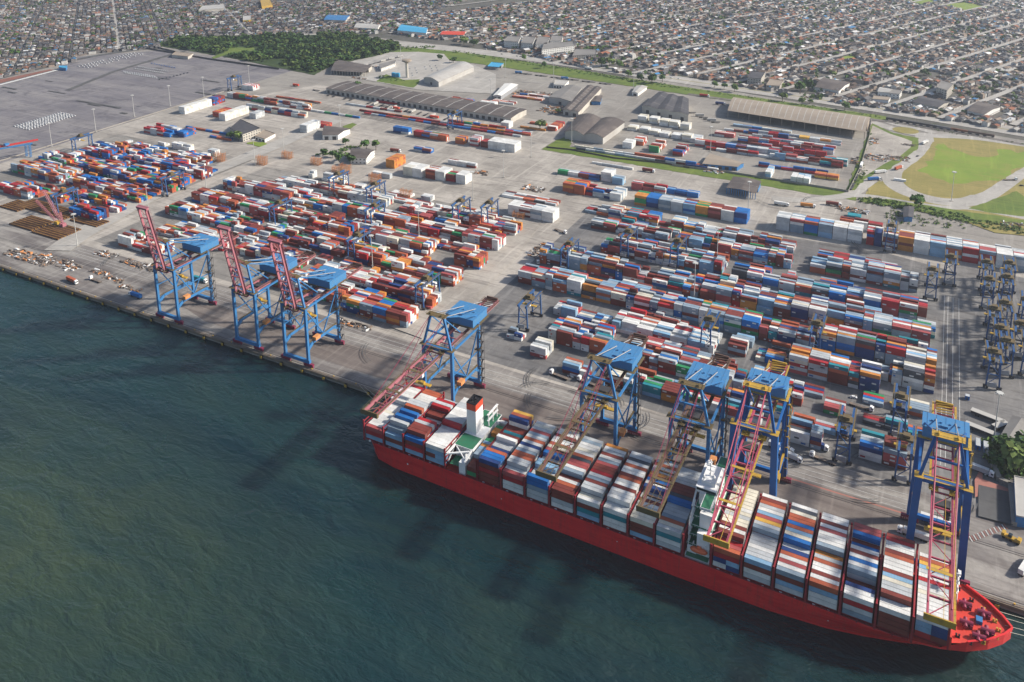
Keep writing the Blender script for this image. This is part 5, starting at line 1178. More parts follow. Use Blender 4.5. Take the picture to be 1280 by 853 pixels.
building('warehouse', 'grey open-ended shed with a dark mouth beside the striped roof', 'warehouse', [(-508, 1092), (-468, 1083), (-486, 1166), (-514, 1170)], 9, 'gable', 'roof_light', 'roof_grey', 1, 1, 2, 1)
building('warehouse', 'long brown roofed shed right of the grey open-ended one', 'warehouse', [(-463, 1042), (-438, 1039), (-459, 1180), (-484, 1184)], 8, 'gable', 'pale_wall', 'roof_dark', 1, 2, 2, 2, strips=10)
building('warehouse', 'double arched dark grey shed beside the grass strip', 'warehouse', [(-416, 942), (-363, 941), (-362, 1017), (-430, 1022)], 9, 'arch', 'roof_light', 'roof_dark', 1, 2, 4.5)
building('warehouse', 'slate roofed warehouse behind the white container rows', 'warehouse', [(-366, 1102), (-294, 1084), (-317, 1166), (-368, 1186)], 10, 'gable', 'pale_wall', 'roof_slate', 1, 3, 2, 4, strips=2)
building('warehouse', 'wide beige depot shed with pale roof stripes and open front', 'warehouse', [(-250, 1128), (-72, 1104), (-72, 1176), (-259, 1202)], 10, 'arch', 'roof_beige', 'roof_beige', 0, 1, 3.2, 0, open_front=True, strips=22)
building('canopy', 'dark flat canopy at the end of the grass strip', 'canopy', [(-184, 842), (-154, 840), (-156, 877), (-185, 878)], 7, 'gable', 'blue_paint', 'roof_dark', 1, 1, 1.2, open_front=True, strips=1)
qb = [G(*p) for p in Z(400, 60, 5.686, [(80, 190), (320, 205), (370, 155), (120, 110)])]
building('warehouse', 'brown roofed open shed at the forest edge', 'warehouse', qb, 7, 'gable', 'pale_wall', 'roof_dark', 0, 1, 1.5, open_front=True)
qb = [G(*p) for p in Z(400, 60, 5.686, [(435, 172), (535, 135), (540, 112), (420, 140)])]
building('office', 'narrow pale two storey office by the forest lot', 'office', qb, 6, 'flat', 'white_house', 'roof_grey', storeys=2)
qb = [G(*p) for p in Z(600, 70, 4.738, [(80, 262), (125, 262), (222, 195), (150, 190)])]
building('warehouse', 'small shed with a bright white roof in the far yard', 'warehouse', qb, 7, 'gable', 'grey_steel', 'white_house', 1, 1, 1.4, 2)
qb = [G(*p) for p in Z(600, 70, 4.738, [(900, 235), (935, 240), (988, 200), (930, 195)])]
building('warehouse', 'small white shed near the avenue hedge', 'warehouse', qb, 5, 'gable', 'white_house', 'roof_light', 1, 1, 1.5, 1)
qb = [G(*p) for p in Z(600, 70, 4.738, [(436, 190), (500, 195), (526, 165), (450, 160)])]
building('warehouse', 'low white depot with a blue base in the far yard', 'warehouse', qb, 5, 'flat', 'white_house', 'roof_light', doors=4)
qb = [G(*p) for p in Z(600, 70, 4.738, [(660, 290), (712, 292), (722, 255), (665, 262)])]
building('kiosk', 'small blue gatehouse right of the brown roofed shed', 'gatehouse', qb, 5, 'gable', 'blue_paint', 'roof_dark', 1, 1, 1)
qb = [G(*p) for p in Z(600, 70, 4.738, [(45, 80), (110, 85), (140, 62), (70, 55)])]
building('canopy', 'blue roofed canopy far behind the white roofed shed', 'canopy', qb, 5, 'flat', 'grey_steel', 'cyan_paint', open_front=True)
qb = [G(*p) for p in Z(180, 60, 5.686, [(615, 625), (705, 670), (830, 625), (690, 560)])]
building('office', 'dark roofed three storey terminal office beside the lawn', 'office', qb, 10, 'flat', 'pale_wall', 'roof_slate', storeys=3)
qb = [G(*p) for p in Z(180, 60, 5.686, [(790, 650), (860, 672), (935, 632), (860, 605)])]
building('office', 'low white annex with a flat beige roof beside the lawn', 'office', qb, 4, 'flat', 'white_house', 'roof_beige', doors=3)
qb = [G(*p) for p in Z(400, 60, 5.686, [(20, 655), (130, 655), (215, 610), (40, 590)])]
building('workshop', 'brown roofed workshop with a white gable by the grass patch', 'workshop', qb, 7, 'gable', 'white_house', 'roof_dark', 0, 1, 2, 2)
qb = [G(*p) for p in Z(400, 60, 5.686, [(220, 822), (330, 830), (390, 770), (230, 760)])]
building('villa', 'old villa with a grey-brown roof among trees in the yards', 'house', qb, 8, 'gable', 'white_house', 'roof_dark', 0, 1, 2.5, storeys=2)
qb = [G(*p) for p in Z(840, 90, 4.923, [(190, 590), (400, 610), (440, 585), (235, 530)])]
building('hut', 'long low hut with a sandy roof inside the fenced depot', 'hut', qb, 5, 'gable', 'blue_paint', 'roof_beige', 0, 1, 1.2, 5)
qb = [G(*p) for p in Z(1190, 520, 4.267, [(258, 165), (325, 205), (400, 100), (320, 60)])]
building('warehouse', 'grey-brown gabled shed above the trees at the right edge', 'warehouse', qb, 7, 'gable', 'blue_paint', 'roof_grey', 1, 1, 1.5)
qb = [G(*p) for p in Z(1190, 520, 4.267, [(335, 590), (440, 610), (440, 400), (325, 375)])]
building('dock_building', 'concrete quay building with a rimmed flat roof at the right edge', 'building', qb, 6, 'flat', 'blue_paint', 'roof_light')
qb = [G(*p) for p in Z(1020, 130, 4.738, [(518, 700), (568, 700), (575, 640), (520, 640)])]
building('hut', 'small dark roofed hut behind the tall white row', 'hut', qb, 5, 'gable', 'blue_paint', 'roof_slate', 1, 1, 1)
# far buildings along and beyond the avenue
FB = [('apartment_block', 'white', (772, 200, 885, 185, 880, 170, 780, 175), 14, 'long white apartment slab beyond the avenue', 4), ('apartment_block', 'white', (640, 168, 690, 172, 700, 152, 655, 150), 14, 'white apartment block, left end of the terrace beyond the avenue', 4),
      ('apartment_block', 'white', (700, 175, 740, 178, 750, 155, 710, 150), 14, 'white apartment block, second of the terrace beyond the avenue', 4), ('apartment_block', 'white', (750, 180, 790, 178, 800, 155, 760, 150), 14, 'white apartment block, third of the terrace beyond the avenue', 4),
      ('apartment_block', 'white', (800, 170, 840, 168, 845, 150, 808, 148), 14, 'white apartment block, last of the terrace beyond the avenue', 4), ('apartment_block', 'pale', (878, 212, 960, 208, 960, 190, 890, 188), 9, 'low cream block right of the white slab', 3)]
for nm, c_, q, h, lab, st_ in FB:
    qb = [G(400+q[i]/2.783, q[i+1]/2.783) for i in (0, 2, 4, 6)]; building(nm, lab, 'apartments', qb, h, 'flat', 'white_house' if c_ == 'white' else 'pale_wall', 'roof_grey', storeys=st_)
FB2 = [((250, 318, 300, 322, 315, 298, 262, 292), 12, 'pale_wall', 'roof_slate', 3, 'three storey corner block beyond the avenue, left of the big tree'), ((320, 335, 370, 338, 385, 318, 335, 310), 7, 'pale_wall', 'roof_beige', 2, 'terracotta topped building beside the avenue, left of the big tree'),
       ((500, 340, 590, 355, 630, 325, 535, 305), 7, 'white_house', 'roof_dark', 1, 'low wide building beyond the avenue, right of the big tree'), ((952, 358, 990, 370, 1015, 345, 970, 330), 13, 'pale_wall', 'roof_grey', 4, 'four storey tower block beyond the avenue at the right'),
       ((1068, 430, 1130, 445, 1190, 415, 1110, 395), 7, 'white_house', 'roof_dark', 1, 'white walled workshop with a dark roof beyond the avenue'), ((735, 358, 775, 362, 790, 350, 745, 342), 7, 'white_house', 'roof_light', 1, 'white shop by the petrol station'),
       ((775, 365, 815, 370, 825, 355, 785, 348), 7, 'white_house', 'roof_grey', 2, 'white two storey shop by the petrol station, right one'), ((715, 380, 775, 385, 783, 373, 722, 367), 4, 'white_paint', 'roof_beige', 0, 'petrol station canopy beside the avenue'), ((865, 395, 960, 415, 1000, 395, 900, 375), 6, 'pale_wall', 'roof_slate', 1, 'dark roofed row of shops beside the avenue, right')]
for q, h, wl, rm, st_, lab in FB2:
    qb = [G(850+q[i]/2.977, q[i+1]/2.977) for i in (0, 2, 4, 6)]; building('building', lab, 'building', qb, h, 'flat' if st_ != 1 else 'gable', wl, rm, storeys=st_)
FB3 = [((270, 120, 370, 130, 375, 112, 285, 100), 9, 'white_house', 'cyan_paint', 'store with a red and blue roof beyond the forest'), ((15, 82, 90, 85, 105, 68, 30, 65), 9, 'pale_wall', 'blue_paint', 'blue roofed hall among the houses beyond the forest'), ((420, 130, 500, 132, 510, 120, 430, 118), 6, 'pale_wall', 'orange_red', 'red roofed hall beyond the forest'),
       ((120, 105, 200, 110, 210, 95, 130, 90), 6, 'white_house', 'roof_light', 'white hall beyond the forest, left of the store')]
for q, h, wl, rm, lab in FB3:
    qb = [G(400+q[i]/2.783, q[i+1]/2.783) for i in (0, 2, 4, 6)]; building('hall', lab, 'hall', qb, h, 'gable', wl, rm)
for q, h, wl, rm, lab in [((975, 38, 1015, 32, 1005, 10, 970, 16), 9, 'yellow_paint', 'yellow_paint', 'yellow hall among the far left houses'), ((905, 88, 935, 85, 935, 70, 905, 72), 7, 'yellow_paint', 'roof_light', 'smaller yellow house left of the forest edge'), ((740, 52, 840, 45, 835, 30, 755, 36), 9, 'pale_wall', 'roof_light', 'wide pale hall above the forest')]:
    qb = [G(q[i]/2.977, q[i+1]/2.977) for i in (0, 2, 4, 6)]; building('hall', lab, 'hall', qb, h, 'flat', wl, rm)
for i, (q, lab) in enumerate([((640, 215, 700, 222, 720, 210, 655, 203), 'small beige office at the far side of the car park'), ((420, 215, 470, 222, 480, 205, 425, 205), 'blue shelter on the car park edge by the service track')]):
    qb = [G(q[j]/2.977 if i == 0 else q[j]/5.686, q[j+1]/2.977 if i == 0 else 50+q[j+1]/5.686) for j in (0, 2, 4, 6)]; building('office' if i == 0 else 'shelter', lab, 'office' if i == 0 else 'shelter', qb, 5, 'flat', 'pale_wall' if i == 0 else 'blue_paint', 'roof_beige' if i == 0 else 'cyan_paint')
# water tower
x, y = G(400+620/5.686, 60+212/5.686)
root = thing('water_tower', 'concrete mushroom water tower beside the pale arched shed', 'water tower', (x, y, 3))
g = MB(); g.cyl((0, 0, 0), (0, 0, 26), 2.6, 12, 2.2); g.build('shaft', 'pale_wall', root)
g = MB(); g.cyl((0, 0, 26), (0, 0, 29), 2.4, 16, 8.5); g.cyl((0, 0, 29), (0, 0, 31.5), 8.5, 16, 8.0); g.cyl((0, 0, 31.5), (0, 0, 32.5), 8.0, 16, 1); g.build('tank', 'roof_beige', root)
for i, (a, b_) in enumerate([(522, 205), (540, 208), (556, 208)]):
    x, y = G(400+a/5.686, 60+b_/5.686); g = MB(); g.cyl((0, 0, 0), (0, 0, 7), 3.2, 14); g.cyl((0, 0, 7), (0, 0, 7.8), 3.2, 14, .4); o = g.build('storage_tank', 'cyan_paint'); o.location = (x, y, 3.05); tag(o, ['left', 'middle', 'right'][i]+' blue storage tank beside the water tower', 'tank', 'blue storage tanks')

# railway wagons by the roundabout
def wagon(c_, h):
    g = MB(); g.box(-7, 7, -1.4, 1.4, 1.0, 1.3, 0, COL['K']); g.box(-6.8, 6.8, -1.4, 1.4, 1.3, h, 0, c_)
    for s_ in (-5, 5): g.box(s_-1.2, s_+1.2, -1.1, 1.1, .2, 1.0, 0, COL['K'])
    g.box(-6.8, 6.8, -1.2, 1.2, h, h+.15, 0, tuple(x*.7 for x in c_)); return g
A, B = G(1110, 150.5), G(1240, 172); nw = 15
wgs = {}
for k in range(nw):
    u = (k+.5)/nw; x, y = A[0]+(B[0]-A[0])*u, A[1]+(B[1]-A[1])*u; kk = 'dark' if k < 7 else ('grey' if k in (7, 8) else ('rust' if k in (9, 10, 11) else 'brown'))
    c_ = dict(dark=(.06, .06, .065), grey=(.2, .2, .22), rust=(.34, .14, .07), brown=(.14, .09, .07))[kk]
    if kk not in wgs: wgs[kk] = wagon(c_, 3.6).build('rail_wagon', 'container_paint'); o = wgs[kk]
    else: o = wgs[kk].copy(); C.objects.link(o)
    o.location = (x, y, 3.3); o.rotation_euler = (0, 0, atan2(B[1]-A[1], B[0]-A[0])); tag(o, f"{kk} rail wagon, {onum(k+1)} from the depot end of the train", 'rail wagon', 'wagons of the freight train')

# fences and walls
def fence(P, h, mat, lab, nm='fence', posts=True, w_=.25):
    root = thing(nm, lab, 'fence' if nm == 'fence' else 'wall', (P[0][0], P[0][1], 3.05)); o_ = P[0]; g = MB(); gp = MB()
    for a, b_ in zip(P, P[1:]):
        p, q = (a[0]-o_[0], a[1]-o_[1], h/2), (b_[0]-o_[0], b_[1]-o_[1], h/2); g.beam(p, q, w_, h)
        n = max(1, int(hypot(q[0]-p[0], q[1]-p[1])/12))
        for k in range(n): gp.box(p[0]+(q[0]-p[0])*k/n-.2, p[0]+(q[0]-p[0])*k/n+.2, p[1]+(q[1]-p[1])*k/n-.2, p[1]+(q[1]-p[1])*k/n+.2, 0, h+.3)
    g.build('panel', mat, root); o = gp.build('posts', mat, root)
fence([(-1000, 540), (-1004, 780), (-1008, 930)], 1.2, 'concrete_wall', 'low barrier between the car park and the container yard')
fence([G(*p) for p in Z(180, 60, 5.686, [(-150, -30), (60, 15), (470, 85), (650, 110), (960, 155)])], 3, 'roof_dark', 'dark perimeter wall along the forest edge', 'wall')
fence([G(*p) for p in Z(0, 50, 5.686, [(-100, 275), (0, 250), (350, 160), (700, 88), (1060, 45), (1250, 90)])], 3, 'roof_dark', 'dark perimeter wall between the car park and the far left houses', 'wall')
fence([G(*p) for p in Z(840, 90, 4.923, [(0, 580), (340, 622), (700, 680), (1085, 742), (1160, 590), (1215, 400), (1225, 300)])], 2.4, 'concrete_wall', 'fence around the depot of the beige shed')
fence([G(*p) for p in Z(600, 70, 4.738, [(395, 545), (540, 560), (800, 610), (1090, 640), (1240, 668)])], 2, 'roof_dark', 'dark hedge-like fence along the inner grass strip')
fence([G(*p) for p in Z(1190, 520, 4.267, [(190, 205), (215, 260), (250, 350), (310, 375), (330, 590)])], 2.5, 'concrete_wall', 'concrete wall beside the trees at the right edge', 'wall', w_=2.5)

# ------------------------------------------------------------------ trees
GRN = [(.05, .10, .025), (.065, .13, .03), (.09, .15, .035), (.04, .075, .02), (.11, .155, .04)]
def crown(g, cx, cy, cz, rx, rz_, n, rr=random, tone=None, big=1.0):
    base = tone or rr.choice(GRN); lobes = [(rr.uniform(-.5, .5)*rx, rr.uniform(-.5, .5)*rx, rr.uniform(-.25, .45)*rz_, rr.uniform(.45, .75)) for _ in range(5)]
    for _ in range(n):
        lx, ly, lz, lr = rr.choice(lobes); t_ = rr.uniform(0, 2*pi); u = rr.uniform(-.6, 1); s_ = math.sqrt(max(0, 1-u*u)); k = rr.uniform(.75, 1.05)
        x, y, z = cx+lx+cos(t_)*s_*rx*lr*k, cy+ly+sin(t_)*s_*rx*lr*k, cz+lz+u*rz_*lr*k
        d = rx*rr.uniform(.16, .30)*big; a = Vector((rr.uniform(-1, 1), rr.uniform(-1, 1), rr.uniform(-.5, .5))).normalized()*d; nrm = Vector((cos(t_)*s_, sin(t_)*s_, u+.4)); b_ = a.cross(nrm)
        if b_.length < .01: continue
        b_ = b_.normalized()*d*rr.uniform(.6, 1); p = Vector((x, y, z)); f = rr.uniform(.7, 1.35); col = tuple(c_*f for c_ in base)
        g.add([tuple(p-a-b_*.6), tuple(p+a-b_), tuple(p+a*.7+b_), tuple(p-a*.9+b_*.8)], [(0, 1, 2, 3)], 0, col)
def make_tree(i, r_=4.5, h=9, n=170):
    root = thing('tree', '', 'tree', (0, 0, 3)); g = MB(); g.cyl((0, 0, 0), (.1, 0, h*.5), .35, 7, .2)
    for k in range(4): t_ = k*1.6+i; g.cyl((.05, 0, h*.35), (cos(t_)*r_*.5, sin(t_)*r_*.5, h*.65), .16, 5, .06)
    g.build('trunk', 'trunk', root); g = MB(); crown(g, 0, 0, h*.64, r_, h*.42, n, random.Random(i), GRN[i % 5]); g.build('crown', 'foliage', root); return root
tv = [make_tree(i) for i in range(6)]
used = [False]*6
def tree(x, y, s_, lab, grp, i=None):
    i = random.randrange(6) if i is None else i; s_ *= random.uniform(.9, 1.1)
    if not used[i]:
        used[i] = True; o = tv[i]; o.location = (x, y, 3); o.scale = (s_,)*3; tag(o, lab, 'tree', grp); return o
    o = dup(tv[i], (x, y, 3), random.uniform(0, 6), lab, grp, (s_, s_, s_*random.uniform(.85, 1.15))); return o
TR = [(1250, 572, 1.4, 'dark tree beside the gabled shed at the right edge'), (1262, 580, 1.7, 'large dark tree at the right edge, upper'), (1272, 592, 1.7, 'large dark tree at the right edge, lower'), (1258, 590, 1.2, 'smaller dark tree at the right edge, in front'), (1277, 575, 1.5, 'tree cut by the right frame edge'),
      (1246, 583, 1.0, 'bush-like tree beside the curved wall'), (424, 203, 1.3, 'round tree before the villa, left'), (434, 200, 1.1, 'round tree before the villa, middle'), (416, 197, 1.1, 'tree at the left of the villa garden'), (438, 206, 1.2, 'tree at the right front of the villa'), (458, 186, 1.1, 'tall tree behind the villa'), (470, 188, 1.3, 'round tree right of the villa'), (432, 181, .8, 'small tree beside the grass patch'),
      (404, 195, 1.0, 'tree left of the villa by the racks'), (288, 174, 1.2, 'tree before the dark roofed office, left'), (298, 176, 1.2, 'tree before the dark roofed office, right'), (675, 163, 1.5, 'round dark tree by the central road'), (697, 143, .8, 'small tree beside the open shed'), (1000, 118, 2.1, 'biggest dark tree on the avenue, beside the corner block, left'), (1010, 114, 1.8, 'big dark tree on the avenue, right of its pair'),
      (978, 127, 1.3, 'avenue tree behind the beige shed, first'), (1003, 131, 1.1, 'avenue tree behind the beige shed, second'), (1012, 130, 1.0, 'avenue tree behind the beige shed, third'), (1056, 138, 1.5, 'avenue tree right of the beige shed'), (918, 115, 1.3, 'hedge tree behind the slate warehouse, right'), (905, 112, 1.1, 'hedge tree behind the slate warehouse, middle'), (893, 110, 1.1, 'hedge tree behind the slate warehouse, left'),
      (1148, 260, 1.4, 'dark bush behind the tall white row'), (815, 105, 1.6, 'avenue tree near the white shed, right'), (800, 102, 1.3, 'avenue tree near the white shed, left'), (785, 98, 1.3, 'avenue tree left of the white shed'), (828, 103, 1.2, 'avenue tree near the white shed, far right'), (752, 84, 1.8, 'roadside tree cluster before the apartments, left'), (762, 83, 2.0, 'roadside tree cluster before the apartments, middle'), (774, 86, 1.7, 'roadside tree cluster before the apartments, right'),
      (580, 56, 2.0, 'dark tree left of the apartment terrace'), (592, 58, 1.7, 'dark tree next to the apartment terrace'), (655, 76, 1.3, 'hedge tree along the far road, left'), (680, 86, 1.3, 'hedge tree along the far road, middle'), (550, 76, 1.2, 'small tree beyond the water tower'), (567, 79, 1.2, 'small tree beside the pale arched shed'), (448, 110, 1.2, 'tree in the tower compound'), (1040, 96, 1.2, 'tree among the houses behind the avenue'), (1155, 95, 1.6, 'street tree in the right hand district')]
for (a, b_, s_, lab) in TR: x, y = G(a, b_); tree(x, y, s_, lab, 'trees round the terminal')
# the wood behind the car park
FP = [G(*p) for p in Z(0, 0, 2.977, [(620, 172), (650, 145), (860, 142), (1280, 130)])]+[G(*p) for p in Z(400, 0, 2.783, [(100, 120), (270, 150), (280, 172), (170, 200), (100, 215), (30, 235), (-20, 255)])]+[G(*p) for p in Z(0, 0, 2.977, [(1050, 250), (860, 213)])]
CLR = [[G(*p) for p in Z(180, 60, 5.686, [(470, 75), (560, 35), (610, 0), (780, 0), (800, 25), (600, 55), (500, 85)])], [G(*p) for p in Z(180, 60, 5.686, [(800, 120), (900, 80), (990, 85), (940, 140), (860, 145)])]]
wd = MB(); rr = random.Random(3); cnt = 0
xs_ = [p[0] for p in FP]; ys_ = [p[1] for p in FP]
while cnt < 1500:
    x, y = rr.uniform(min(xs_), max(xs_)), rr.uniform(min(ys_), max(ys_))
    if not inpoly(x, y, FP) or any(inpoly(x, y, q) for q in CLR): cnt += .2; continue
    r_ = rr.choice((3, 4, 5, 6.5, 8.5))*rr.uniform(.8, 1.15); dk_ = rr.uniform(.5, .85); bt_ = rr.choice(GRN); crown(wd, x, y, 3+r_*.55, r_, r_*.62, 34, rr, tuple(q*dk_ for q in bt_), 1.4); cnt += 1
stuff(wd.build('woodland', 'foliage'), 'dense dark green wood between the car park and the city', 'wood')
hd = MB()       # hedges and scrub along the strips
HL = [([(560, 64), (700, 86), (840, 109)], 260, 10, 1.6), ([(840, 109), (970, 127), (1100, 147)], 150, 6, 1.2), ([(1105, 152), (1280, 181)], 60, 4, .8), (R5([(300, 575), (420, 590), (700, 640), (900, 690), (1232, 760)]), 260, 9, 1.6), (R5([(480, 630), (520, 690), (700, 700), (850, 720)]), 90, 14, 1.4),
      ([(1256, 566), (1280, 600)], 120, 12, 2.4), (R5([(230, 480), (290, 400), (330, 160)]), 60, 3, 1.2), (Z(400, 60, 5.686, [(400, 230), (460, 200), (560, 240)]), 50, 8, 1.4), (Z(400, 60, 5.686, [(0, 760), (130, 740), (260, 700)]), 60, 6, 1.8), ([(540, 60), (430, 62)], 120, 14, 2.4)]
for P, n, wdt, r_ in HL:
    P = [G(*p) for p in P]
    for k in range(n):
        j = rr.randrange(len(P)-1); u = rr.random(); x = P[j][0]+(P[j+1][0]-P[j][0])*u+rr.uniform(-wdt, wdt); y = P[j][1]+(P[j+1][1]-P[j][1])*u+rr.uniform(-wdt, wdt)
        crown(hd, x, y, 3+r_*.5, r_*rr.uniform(.8, 1.4), r_*.8, 12, rr, GRN[rr.choice((1, 2, 4))], 1.5)
stuff(hd.build('hedge_scrub', 'foliage'), 'low green scrub and hedges along the verges and fences', 'shrubs')

# ------------------------------------------------------------------ the city
PORT = [(-1440, -100), (-1440, 985), (-1500, 1012), (-1400, 1130), (-1455, 1210), (-1340, 1300), (-1146, 1440), (-985, 1440), (-900, 1445), (-700, 1380), (-590, 1342), (-470, 1316), (-371, 1335), (-255, 1304), (-152, 1277), (-57, 1259), (107, 1220), (600, 1098), (600, -100)]
RCOL = dict(brown=(.085, .062, .052), grey=(.10, .10, .105), dark=(.035, .035, .042), terracotta=(.24, .10, .06), pale=(.34, .33, .31), white=(.60, .60, .60), blue=(.05, .18, .36), tan=(.19, .15, .12))
RPK = ['brown']*8+['grey']*6+['dark']*8+['terracotta']*3+['pale']*3+['white']*1+['tan']*3
WALL = [(.28, .27, .27), (.50, .49, .47), (.20, .19, .19), (.30, .24, .20), (.22, .17, .14), (.13, .13, .14)]
def hut(g, cx, cy, lx, ly, h, a, rc, wc, kind, rr):
    ca, sa = cos(a), sin(a); W_ = lambda x, y, z: (cx+x*ca-y*sa, cy+x*sa+y*ca, z)
    X, Y = lx/2, ly/2; b_ = [(-X, -Y), (X, -Y), (X, Y), (-X, Y)]; z0 = 3.0
    g.add([W_(x, y, z0) for x, y in b_]+[W_(x, y, z0+h) for x, y in b_], [(0, 1, 5, 4), (1, 2, 6, 5), (2, 3, 7, 6), (3, 0, 4, 7)], 0, wc)
    if kind == 0:
        g.add([W_(x, y, z0+h) for x, y in b_], [(0, 1, 2, 3)], 0, rc)
        if rr.random() < .5: x, y = rr.uniform(-X*.5, X*.5), rr.uniform(-Y*.5, Y*.5); g.rbox(*W_(x, y, 0)[:2], z0+h, 1.8, 1.8, 1.4, a, 0, (.35, .4, .45) if rr.random() < .6 else (.05, .25, .45))
    else:
        r_ = 1.6; e = .4
        v = [W_(-X-e, -Y-e, z0+h-.1), W_(X+e, -Y-e, z0+h-.1), W_(X+e, 0, z0+h+r_), W_(-X-e, 0, z0+h+r_), W_(X+e, Y+e, z0+h-.1), W_(-X-e, Y+e, z0+h-.1)]
        g.add(v, [(0, 1, 2, 3), (3, 2, 4, 5)], 0, rc)
        g.add([W_(-X, -Y, z0+h), W_(-X, 0, z0+h+r_-.2), W_(-X, Y, z0+h), W_(X, -Y, z0+h), W_(X, 0, z0+h+r_-.2), W_(X, Y, z0+h)], [(0, 1, 2), (5, 4, 3)], 0, wc)
city = MB(); houses = []; rr = random.Random(11); ctr = MB()
PX_ = lambda x, y: None
def visible(x, y):
    d = (x, y, 3-H); zc = sum(FW[i]*d[i] for i in range(3))
    if zc < 10: return None
    u = CX+F*sum(RX[i]*d[i] for i in range(3))/zc; v_ = CY-F*sum(UP[i]*d[i] for i in range(3))/zc
    return (u, v_) if -25 < u < 1305 and -14 < v_ < 860 else None
PARK = [[G(*p) for p in Z(850, 0, 2.977, [(960, 20), (1060, 12), (1160, 30), (1060, 42)])], [G(*p) for p in Z(850, 0, 2.977, [(860, 5), (930, 0), (950, 14), (880, 20)])], [G(*p) for p in Z(850, 0, 2.977, [(600, 220), (640, 205), (660, 212), (620, 228)])]]
for i, P in enumerate(PARK): sheet('park_lawn', P, 'lush_grass')
def district(ang, spacing, test, off0, s0, s1, c0, c1, stw, tagname, along='avenue'):
    u = (cos(ang), sin(ang)); n = (sin(ang), -cos(ang)); k0 = int(math.floor((c0-off0)/spacing)); k1 = int(math.ceil((c1-off0)/spacing))
    for k in range(k0, k1):
        base = off0+k*spacing; inner = spacing-stw; nr = max(2, int(round(inner/10.5))); dep = inner/nr
        for j in range(nr):
            s = s0+rr.uniform(0, 10); idx = 0; c_ = base+stw/2+(j+.5)*dep; cross = 0
            while s < s1:
                wdt = rr.choice((5.5, 6.5, 7, 8, 9, 10.5, 14)); s += wdt/2
                blockpos = (s-s0) % 165
                if blockpos < 11: s += 11; continue
                x, y = u[0]*s+n[0]*c_, u[1]*s+n[1]*c_
                s += wdt/2+rr.choice((.3, .6, 1.2, 2.5))
                if not test(x, y) or inpoly(x, y, PORT) or any(inpoly(x, y, q) for q in PARK): continue
                vp = visible(x, y)
                if not vp: continue
                if rr.random() < .10+.22*max(0, sin(x*.011+1.3)*cos(y*.013)+.15):
                    if rr.random() < .75: crown(ctr, x, y, 6.0, rr.uniform(2.5, 5.5), 4, 16, rr, GRN[rr.choice((0, 1, 2, 4))], 1.7)
                    continue
                rn = rr.choice(RPK)
                if rr.random() < .015: rn = 'blue'
                two = rr.random() < .18; big = rr.random() < .02
                dd = dep*rr.uniform(.62, .97); h = (6.2 if two else 3.3)+rr.uniform(-.3, .6)
                if big: wdt *= 1.7; h += 1.5; dd = dep*1.25; s += wdt*.4
                idx += 1
                houses.append(((x*x+y*y+H*H), x, y, wdt, dd, h, ang+rr.uniform(-.04, .04), rn, rr.choice(WALL), 0 if rr.random() < .4 else 1, k-k0+1, j+1, idx, tagname, two, vp))
A66 = radians(66)
right_side = lambda x, y: x > -1080-(y-1400)*.15
district(A66, 76.5, right_side, -495, 900, 3300, -1650, 300, 12, 'right')
A143 = radians(143.5)
district(A143, 88, lambda x, y: not right_side(x, y), 4.5-88*6, 700, 3600, -900, 1150, 5, 'left')
# roads of the two districts
for k in range(-18, 10):
    c_ = -495+k*76.5; u = (cos(A66), sin(A66)); n = (sin(A66), -cos(A66)); pts = [(u[0]*s+n[0]*c_, u[1]*s+n[1]*c_) for s in range(900, 3300, 40)]
    pts = [p for p in pts if right_side(*p) and not inpoly(p[0], p[1], PORT) and visible(*p)]
    if len(pts) > 1: ribbon('city_street', [pts[0], pts[-1]], 9.5, 'road', px=False, sm=0)
for k in range(-12, 14):
    c_ = 4.5+k*88; u = (cos(A143), sin(A143)); n = (sin(A143), -cos(A143)); pts = [(u[0]*s+n[0]*c_, u[1]*s+n[1]*c_) for s in range(700, 3600, 40)]
    pts = [p for p in pts if not right_side(*p) and not inpoly(p[0], p[1], PORT) and visible(*p)]
    if len(pts) > 1: ribbon('city_street', [pts[0], pts[-1]], 3.5 if k % 3 else 10, 'road' if k % 3 == 0 else 'asphalt', px=False, sm=0)
FBX = [o.location for o in C.objects if o.get('category') in ('apartments', 'building', 'hall', 'tree')]
FBX = [(p.x, p.y) for p in FBX if p.y > 1100]
houses = [h_ for h_ in houses if all((h_[1]-a)**2+(h_[2]-b_)**2 > 24**2 for a, b_ in FBX)]
houses.sort(key=lambda h_: h_[0]/(h_[3]*h_[4]+20)); near = 0
inview = lambda vp: 0 < vp[0] < 1280 and vp[1] > 0
cntr = {}
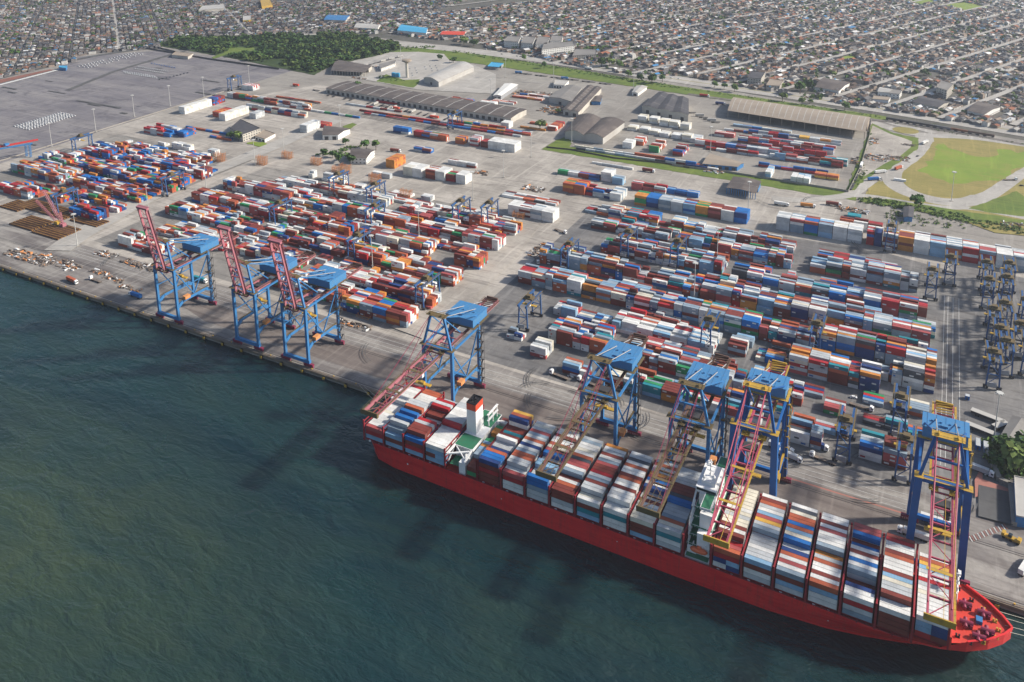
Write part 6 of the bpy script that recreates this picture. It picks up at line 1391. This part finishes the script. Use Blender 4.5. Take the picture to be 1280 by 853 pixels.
for (d, x, y, wdt, dd, h, a, rn, wc, kind, k, j, idx, tn, two, vp) in houses:
    if near < 300 and inview(vp):
        g = MB(); nm = 'flat' if kind == 0 else 'gabled'
        root = thing('house', f"{'two storey' if two else 'low'} {nm} {rn} roofed house, {onum(idx)} up row {NUM[j]} of {tn} hand street block {NUM[min(k, 20)] if k <= 20 else onum(k)}", 'house', (x, y, 3.0), a, 'houses in the city beyond the port')
        # walls and roof in local coordinates
        gw = MB(); X, Y = wdt/2, dd/2; gw.prism([(-X, -Y), (X, -Y), (X, Y), (-X, Y)], 0, h, 0, jit(wc, .1), top=(kind == 0))
        if kind: gw.add([(-X, -Y, h), (-X, 0, h+1.5), (-X, Y, h), (X, -Y, h), (X, 0, h+1.5), (X, Y, h)], [(2, 1, 0), (3, 4, 5)], 0, wc)
        gw.build('wall', 'house_mix', root); gr = MB(); rc = jit(RCOL[rn], .25)
        if kind: e = .4; gr.add([(-X-e, -Y-e, h-.1), (X+e, -Y-e, h-.1), (X+e, 0, h+1.7), (-X-e, 0, h+1.7), (X+e, Y+e, h-.1), (-X-e, Y+e, h-.1)], [(0, 1, 2, 3), (3, 2, 4, 5)], 0, rc)
        else: gr.box(-X-.2, X+.2, -Y-.2, Y+.2, h+.02, h+.25, 0, rc); gr.box(-X*.3, -X*.3+1.6, -1, .6, h+.25, h+1.5, 0, (.4, .42, .45))
        gr.build('roof', 'house_mix', root)
        gd = MB(); gd.box(-X*.4, -X*.4+1, -Y-.06, -Y, 0, 2.1, 0, (.08, .06, .05)); gd.build('door', 'house_mix', root)
        gd = MB(); gd.box(X*.2, X*.2+1.4, -Y-.05, -Y, 1, 2.1, 0, (.04, .05, .06)); gd.build('window', 'house_mix', root)
        near += 1
    else: hut(city, x, y, wdt, dd, h, a, jit(RCOL[rn], .3), jit(wc, .15), kind, rr)
stuff(city.build('distant_houses', 'house_mix'), 'endless small roofs of the low city spreading to the top of the view', 'houses')
stuff(ctr.build('garden_trees', 'foliage'), 'garden and street trees scattered between the city houses', 'trees')

# ------------------------------------------------------------------ air
hz = MB(); hz.box(-4200, 1600, -900, 5200, -4, 345)
m = bpy.data.materials.new('haze_air'); m.use_nodes = True; nt = m.node_tree; nt.nodes.clear()
o_ = nt.nodes.new('ShaderNodeOutputMaterial'); pv = nt.nodes.new('ShaderNodeVolumePrincipled'); pv.inputs['Density'].default_value = .000085
pv.inputs['Color'].default_value = (.78, .86, 1, 1); pv.inputs['Anisotropy'].default_value = .45
nt.links.new(pv.outputs[0], o_.inputs['Volume']); M['haze_air'] = m
o = hz.build('haze', 'haze_air'); stuff(o, 'thin bluish haze lying over the port and the city', 'haze')
print('objects', len(C.objects), 'houses', len(houses), 'boxes', len(REST.f)//5)
